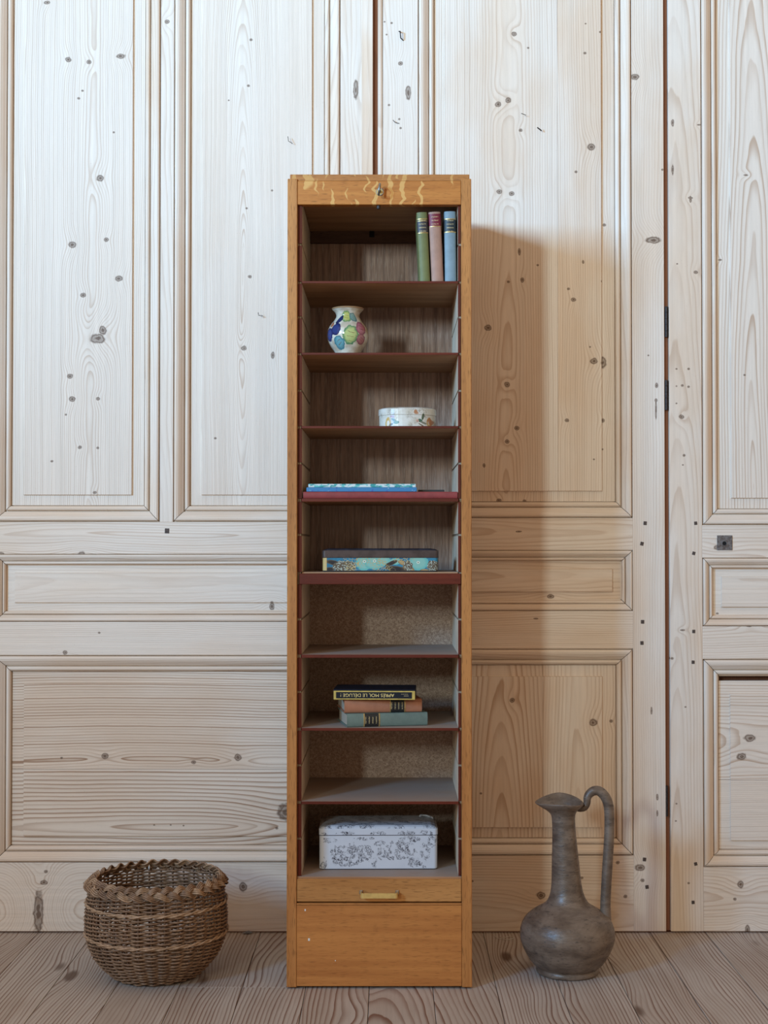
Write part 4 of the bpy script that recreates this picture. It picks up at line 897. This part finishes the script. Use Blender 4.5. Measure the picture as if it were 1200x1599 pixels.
BP = [(z, r_ * 0.975) for z, r_ in BP]
def brad(z):
    for (z0, r0), (z1, r1) in zip(BP, BP[1:]):
        if z <= z1: t = (z - z0) / (z1 - z0); t_ = t; return r0 + (r1 - r0) * t_
    return BP[-1][1]
NS = 34; HB = 0.200
for i in range(NS):
    a_ = 2 * math.pi * i / NS
    pts = [(bx + brad(z) * math.cos(a_), yc + brad(z) * math.sin(a_), z) for z in [0.003 + HB * q / 11 for q in range(12)]]
    bm = bmesh.new(); add_tube(bm, pts, 0.0024, 6); finish(bm, 'stake', M_wickd, bas, 'z', True)
rows = 49
bm = bmesh.new()
rb = random.Random(5)
for j in range(rows):
    z = 0.005 + (HB - 0.006) * j / (rows - 1)
    pts = []; M_ = NS * 4; p1 = rb.uniform(0, 6.28)
    for q in range(M_):
        a_ = 2 * math.pi * q / M_; w_ = math.cos(NS / 2 * a_ + (math.pi if j % 2 else 0))
        rr_ = brad(z) + 0.0050 * w_; zz = z + 0.0008 * math.sin(a_ * 3 + p1)
        pts.append((bx + rr_ * math.cos(a_), yc + rr_ * math.sin(a_), zz))
    add_tube(bm, pts, 0.00215, 5, True)
w_ = finish(bm, 'weave', M_wick, bas, 'z', True); w_['kind'] = 'stuff'
for zz in (0.098, 0.165):
    for ph in (0, math.pi):
        bm = bmesh.new(); M_ = NS * 4
        add_tube(bm, [(bx + (brad(zz) + 0.0062 + 0.0018 * math.cos(NS / 2 * a_ + ph)) * math.cos(a_), yc + (brad(zz) + 0.0062 + 0.0018 * math.cos(NS / 2 * a_ + ph)) * math.sin(a_), zz + 0.0022 * math.sin(NS / 2 * a_ + ph)) for a_ in [2 * math.pi * q / M_ for q in range(M_)]], 0.0022, 6, True)
        finish(bm, 'band_rod', M_wickl, bas, 'z', True)
# plaited rim: three bundles of four rods
zr_ = 0.2085; KP = 11
for bnd in range(3):
    bm = bmesh.new(); M_ = KP * 22
    for rod in range(4):
        off = (rod - 1.5) * 0.0040
        pts = []
        for q in range(M_):
            a_ = 2 * math.pi * q / M_; ph = KP * a_ + bnd * 2 * math.pi / 3
            lat = 0.0098 * math.sin(ph) + off; rad_ = 0.0052 * math.sin(2 * ph) - 0.0009 * abs(rod - 1.5)
            tilt = R(46)
            dr = -lat * math.sin(tilt) + (rad_ + 0.002) * math.cos(tilt); dz = lat * math.cos(tilt) + (rad_ + 0.002) * math.sin(tilt)
            rr_ = 0.1440 + dr
            pts.append((bx + rr_ * math.cos(a_), yc + rr_ * math.sin(a_), zr_ + dz))
        add_tube(bm, pts, 0.0019, 6, True)
    finish(bm, 'rim_plait', M_wickl if bnd == 0 else M_wick, bas, 'z', True)
bm = bmesh.new(); add_lathe(bm, [(0.001, 0.001), (0.088, 0.001), (0.092, 0.004), (0.088, 0.009), (0.001, 0.009)], bx, yc, 40, None, False); finish(bm, 'base', M_wickd, bas)
# white paper tag tied to the back of the rim
xt_, zt_ = P(232.5, 1352, yc + 0.145)
tg_ = []
bm = bmesh.new(); add_tube(bm, [(xt_ - 0.004, yc + 0.147, zt_ + 0.010), (xt_ + 0.001, yc + 0.139, zt_ + 0.009), (xt_ + 0.003, yc + 0.133, zt_ + 0.002), (xt_ + 0.003, yc + 0.133, zt_ - 0.005)], 0.0011, 6, flat=(2.0, 0.8)); to_ = finish(bm, 'tie', plain('white_tie', (0.75, 0.75, 0.74), 0.6, nz=0.05), bas, 'z', True); to_['label'] = 'white plastic tie on the rim'

# ------------------------------------------------------------------ pottery jug
yj = 3.170; scj = yj / F
xj = P(886.5, 1480, yj)[0]
def m_pot():
    m, n = mat('burnished_grey_clay'); o = n.obj(); s = n.sep(o)
    a_ = n.noise(n.vm('MULTIPLY', o, (14, 14, 40)), 1, 4, 0.65, 0.3); b_ = n.noise(n.vm('MULTIPLY', o, (60, 60, 220)), 1, 3, 0.7); d_ = n.noise(o, 26, 3, 0.6)
    c = n.mix(n.ramp(a_, 0.33, 0.68), (0.095, 0.066, 0.047), (0.19, 0.142, 0.105))
    c = n.mix(n.ramp(b_, 0.55, 0.72, 0, 0.65), c, (0.022, 0.018, 0.018))
    c = n.mix(n.ramp(d_, 0.56, 0.74, 0, 0.45), c, (0.04, 0.033, 0.03))
    n.surf(c, n.ramp(b_, 0.3, 0.7, 0.28, 0.5), n.m('ADD', b_, a_), 0.35, 0.0018, spec=0.5); return m
M_pot = m_pot()
jug = empty('jug', (xj, yj, 0), label='tall grey-brown pottery jug with long neck and looping handle', cat='jug')
jp = [(44, 1514), (47, 1513.6), (49, 1511), (48.6, 1507), (47.6, 1505), (50, 1502), (57, 1496), (67, 1479), (72.5, 1464), (73.5, 1455), (72, 1443), (67, 1432), (60, 1424.5), (50, 1417), (38, 1410), (31, 1403), (26.2, 1392), (23.3, 1376), (21, 1340), (19, 1310), (18, 1285), (18.6, 1270), (22.5, 1261), (29.5, 1254), (33.5, 1249.5), (34, 1247.5), (32, 1247), (26.5, 1252), (18, 1262), (14.5, 1275), (15, 1310), (17, 1350), (19, 1385)]
zj0 = P(886, 1514, yj)[1]
def jz(py): return P(886, py, yj)[1] - zj0
prof = [(r_ * scj, jz(py)) for r_, py in jp]
def cr(prof, k_=3):
    sm = []
    for i in range(len(prof) - 1):
        p0, p1, p2, p3 = prof[max(i - 1, 0)], prof[i], prof[i + 1], prof[min(i + 2, len(prof) - 1)]
        for q in range(k_):
            t = q / k_
            sm.append(tuple(0.5 * (2 * p1[c_] + (-p0[c_] + p2[c_]) * t + (2 * p0[c_] - 5 * p1[c_] + 4 * p2[c_] - p3[c_]) * t * t + (-p0[c_] + 3 * p1[c_] - 3 * p2[c_] + p3[c_]) * t ** 3) for c_ in range(len(p1))))
    sm.append(prof[-1]); return sm
zn0, zn1 = jz(1403), jz(1247)
def warp(p, r_, z, a_):
    t = max(0.0, min(1.0, (z - zn0) / (zn1 - zn0)))
    p = Vector((p.x - t * 7 * scj, p.y, p.z))
    fr = max(0.0, min(1.0, (z - jz(1268)) / (zn1 - jz(1268))))       # flare into the spout
    if fr > 0:
        ca = math.cos(a_); s_ = max(0.0, -ca) ** 3
        p.x -= fr * s_ * 9 * scj
        p.y = yj + (p.y - yj) * (1 - 0.30 * fr * max(0.0, -ca) ** 1.5)
        p.x -= fr * max(0.0, ca) ** 2 * 1.5 * scj; p.z += fr * (0.006 * abs(math.sin(a_)) ** 2 * 0.8 + 0.0055 * math.sin(a_)) - fr * 0.004 * max(0, ca) - fr * s_ * 0.003
    return p
bm = bmesh.new(); add_lathe(bm, cr(prof), xj, yj, 56, warp); finish(bm, 'body', M_pot, jug, 'z', True)
hp = [(900, 1258, 4.6), (907, 1259, 5.2), (914, 1257, 5.4), (917.5, 1250, 5.6), (918, 1243, 6), (921, 1236.5, 6.6), (928, 1231.5, 7.2), (936, 1231.5, 7.6), (944, 1238, 8), (950, 1250, 8), (952.3, 1268, 7.8), (952, 1300, 7.8), (950, 1335, 8), (947.5, 1375, 8), (946, 1405, 8), (946, 1425, 8.5), (945, 1440, 9.5), (940, 1455, 8)]
hp = cr(hp, 3)
pts = [(xj + (px - 886.5) * scj, yj, jz(py)) for px, py, r_ in hp]
bm = bmesh.new(); add_tube(bm, pts, [r_ * scj for _, _, r_ in hp], 14); finish(bm, 'handle', M_pot, jug, 'z', True)

# ------------------------------------------------------------------ bits lying on the floor
def fy(py): return -CAM_H / zy(py)
M_thread = plain('white_thread', (0.62, 0.58, 0.52), 0.8, nz=0.1)
def lie(pts, r_): 
    bm = bmesh.new(); q = []
    for px, py in pts: y = fy(py); q.append((P(px, py, y)[0], y, r_ + 0.0004))
    add_tube(bm, cr(q, 4), r_, 6); return bm
o = finish(lie([(772, 1460.5), (776, 1465), (784, 1467), (792, 1468), (800, 1466.5), (803, 1464), (795, 1463), (786, 1465), (780, 1463)], 0.0007), 'thread', M_thread, None, 'z', True, (P(788, 1466, fy(1466))[0], fy(1466), 0))
tag(o, 'loose white thread on the floor between cabinet and jug', 'thread')
bm = bmesh.new(); y = fy(1458.5); x = P(386, 1458.5, y)[0]
vs = [bm.verts.new((x + a_, y + b_, c_)) for a_, b_, c_ in ((-0.014, 0.0, 0.001), (-0.004, -0.006, 0.004), (0.008, -0.004, 0.002), (0.016, 0.002, 0.003), (0.004, 0.008, 0.006), (-0.008, 0.006, 0.003))]
c_ = bm.verts.new((x, y, 0.007))
for i in range(6): bm.faces.new((vs[i], vs[(i + 1) % 6], c_))
bmesh.ops.solidify(bm, geom=bm.faces[:], thickness=0.0006)
o = finish(bm, 'paper_scrap', plain('grey_paper', (0.30, 0.30, 0.31), 0.7, nz=0.2), None, 'z', False, (x, y, 0)); tag(o, 'crumpled grey paper scrap against the wall beside the basket', 'paper scrap')
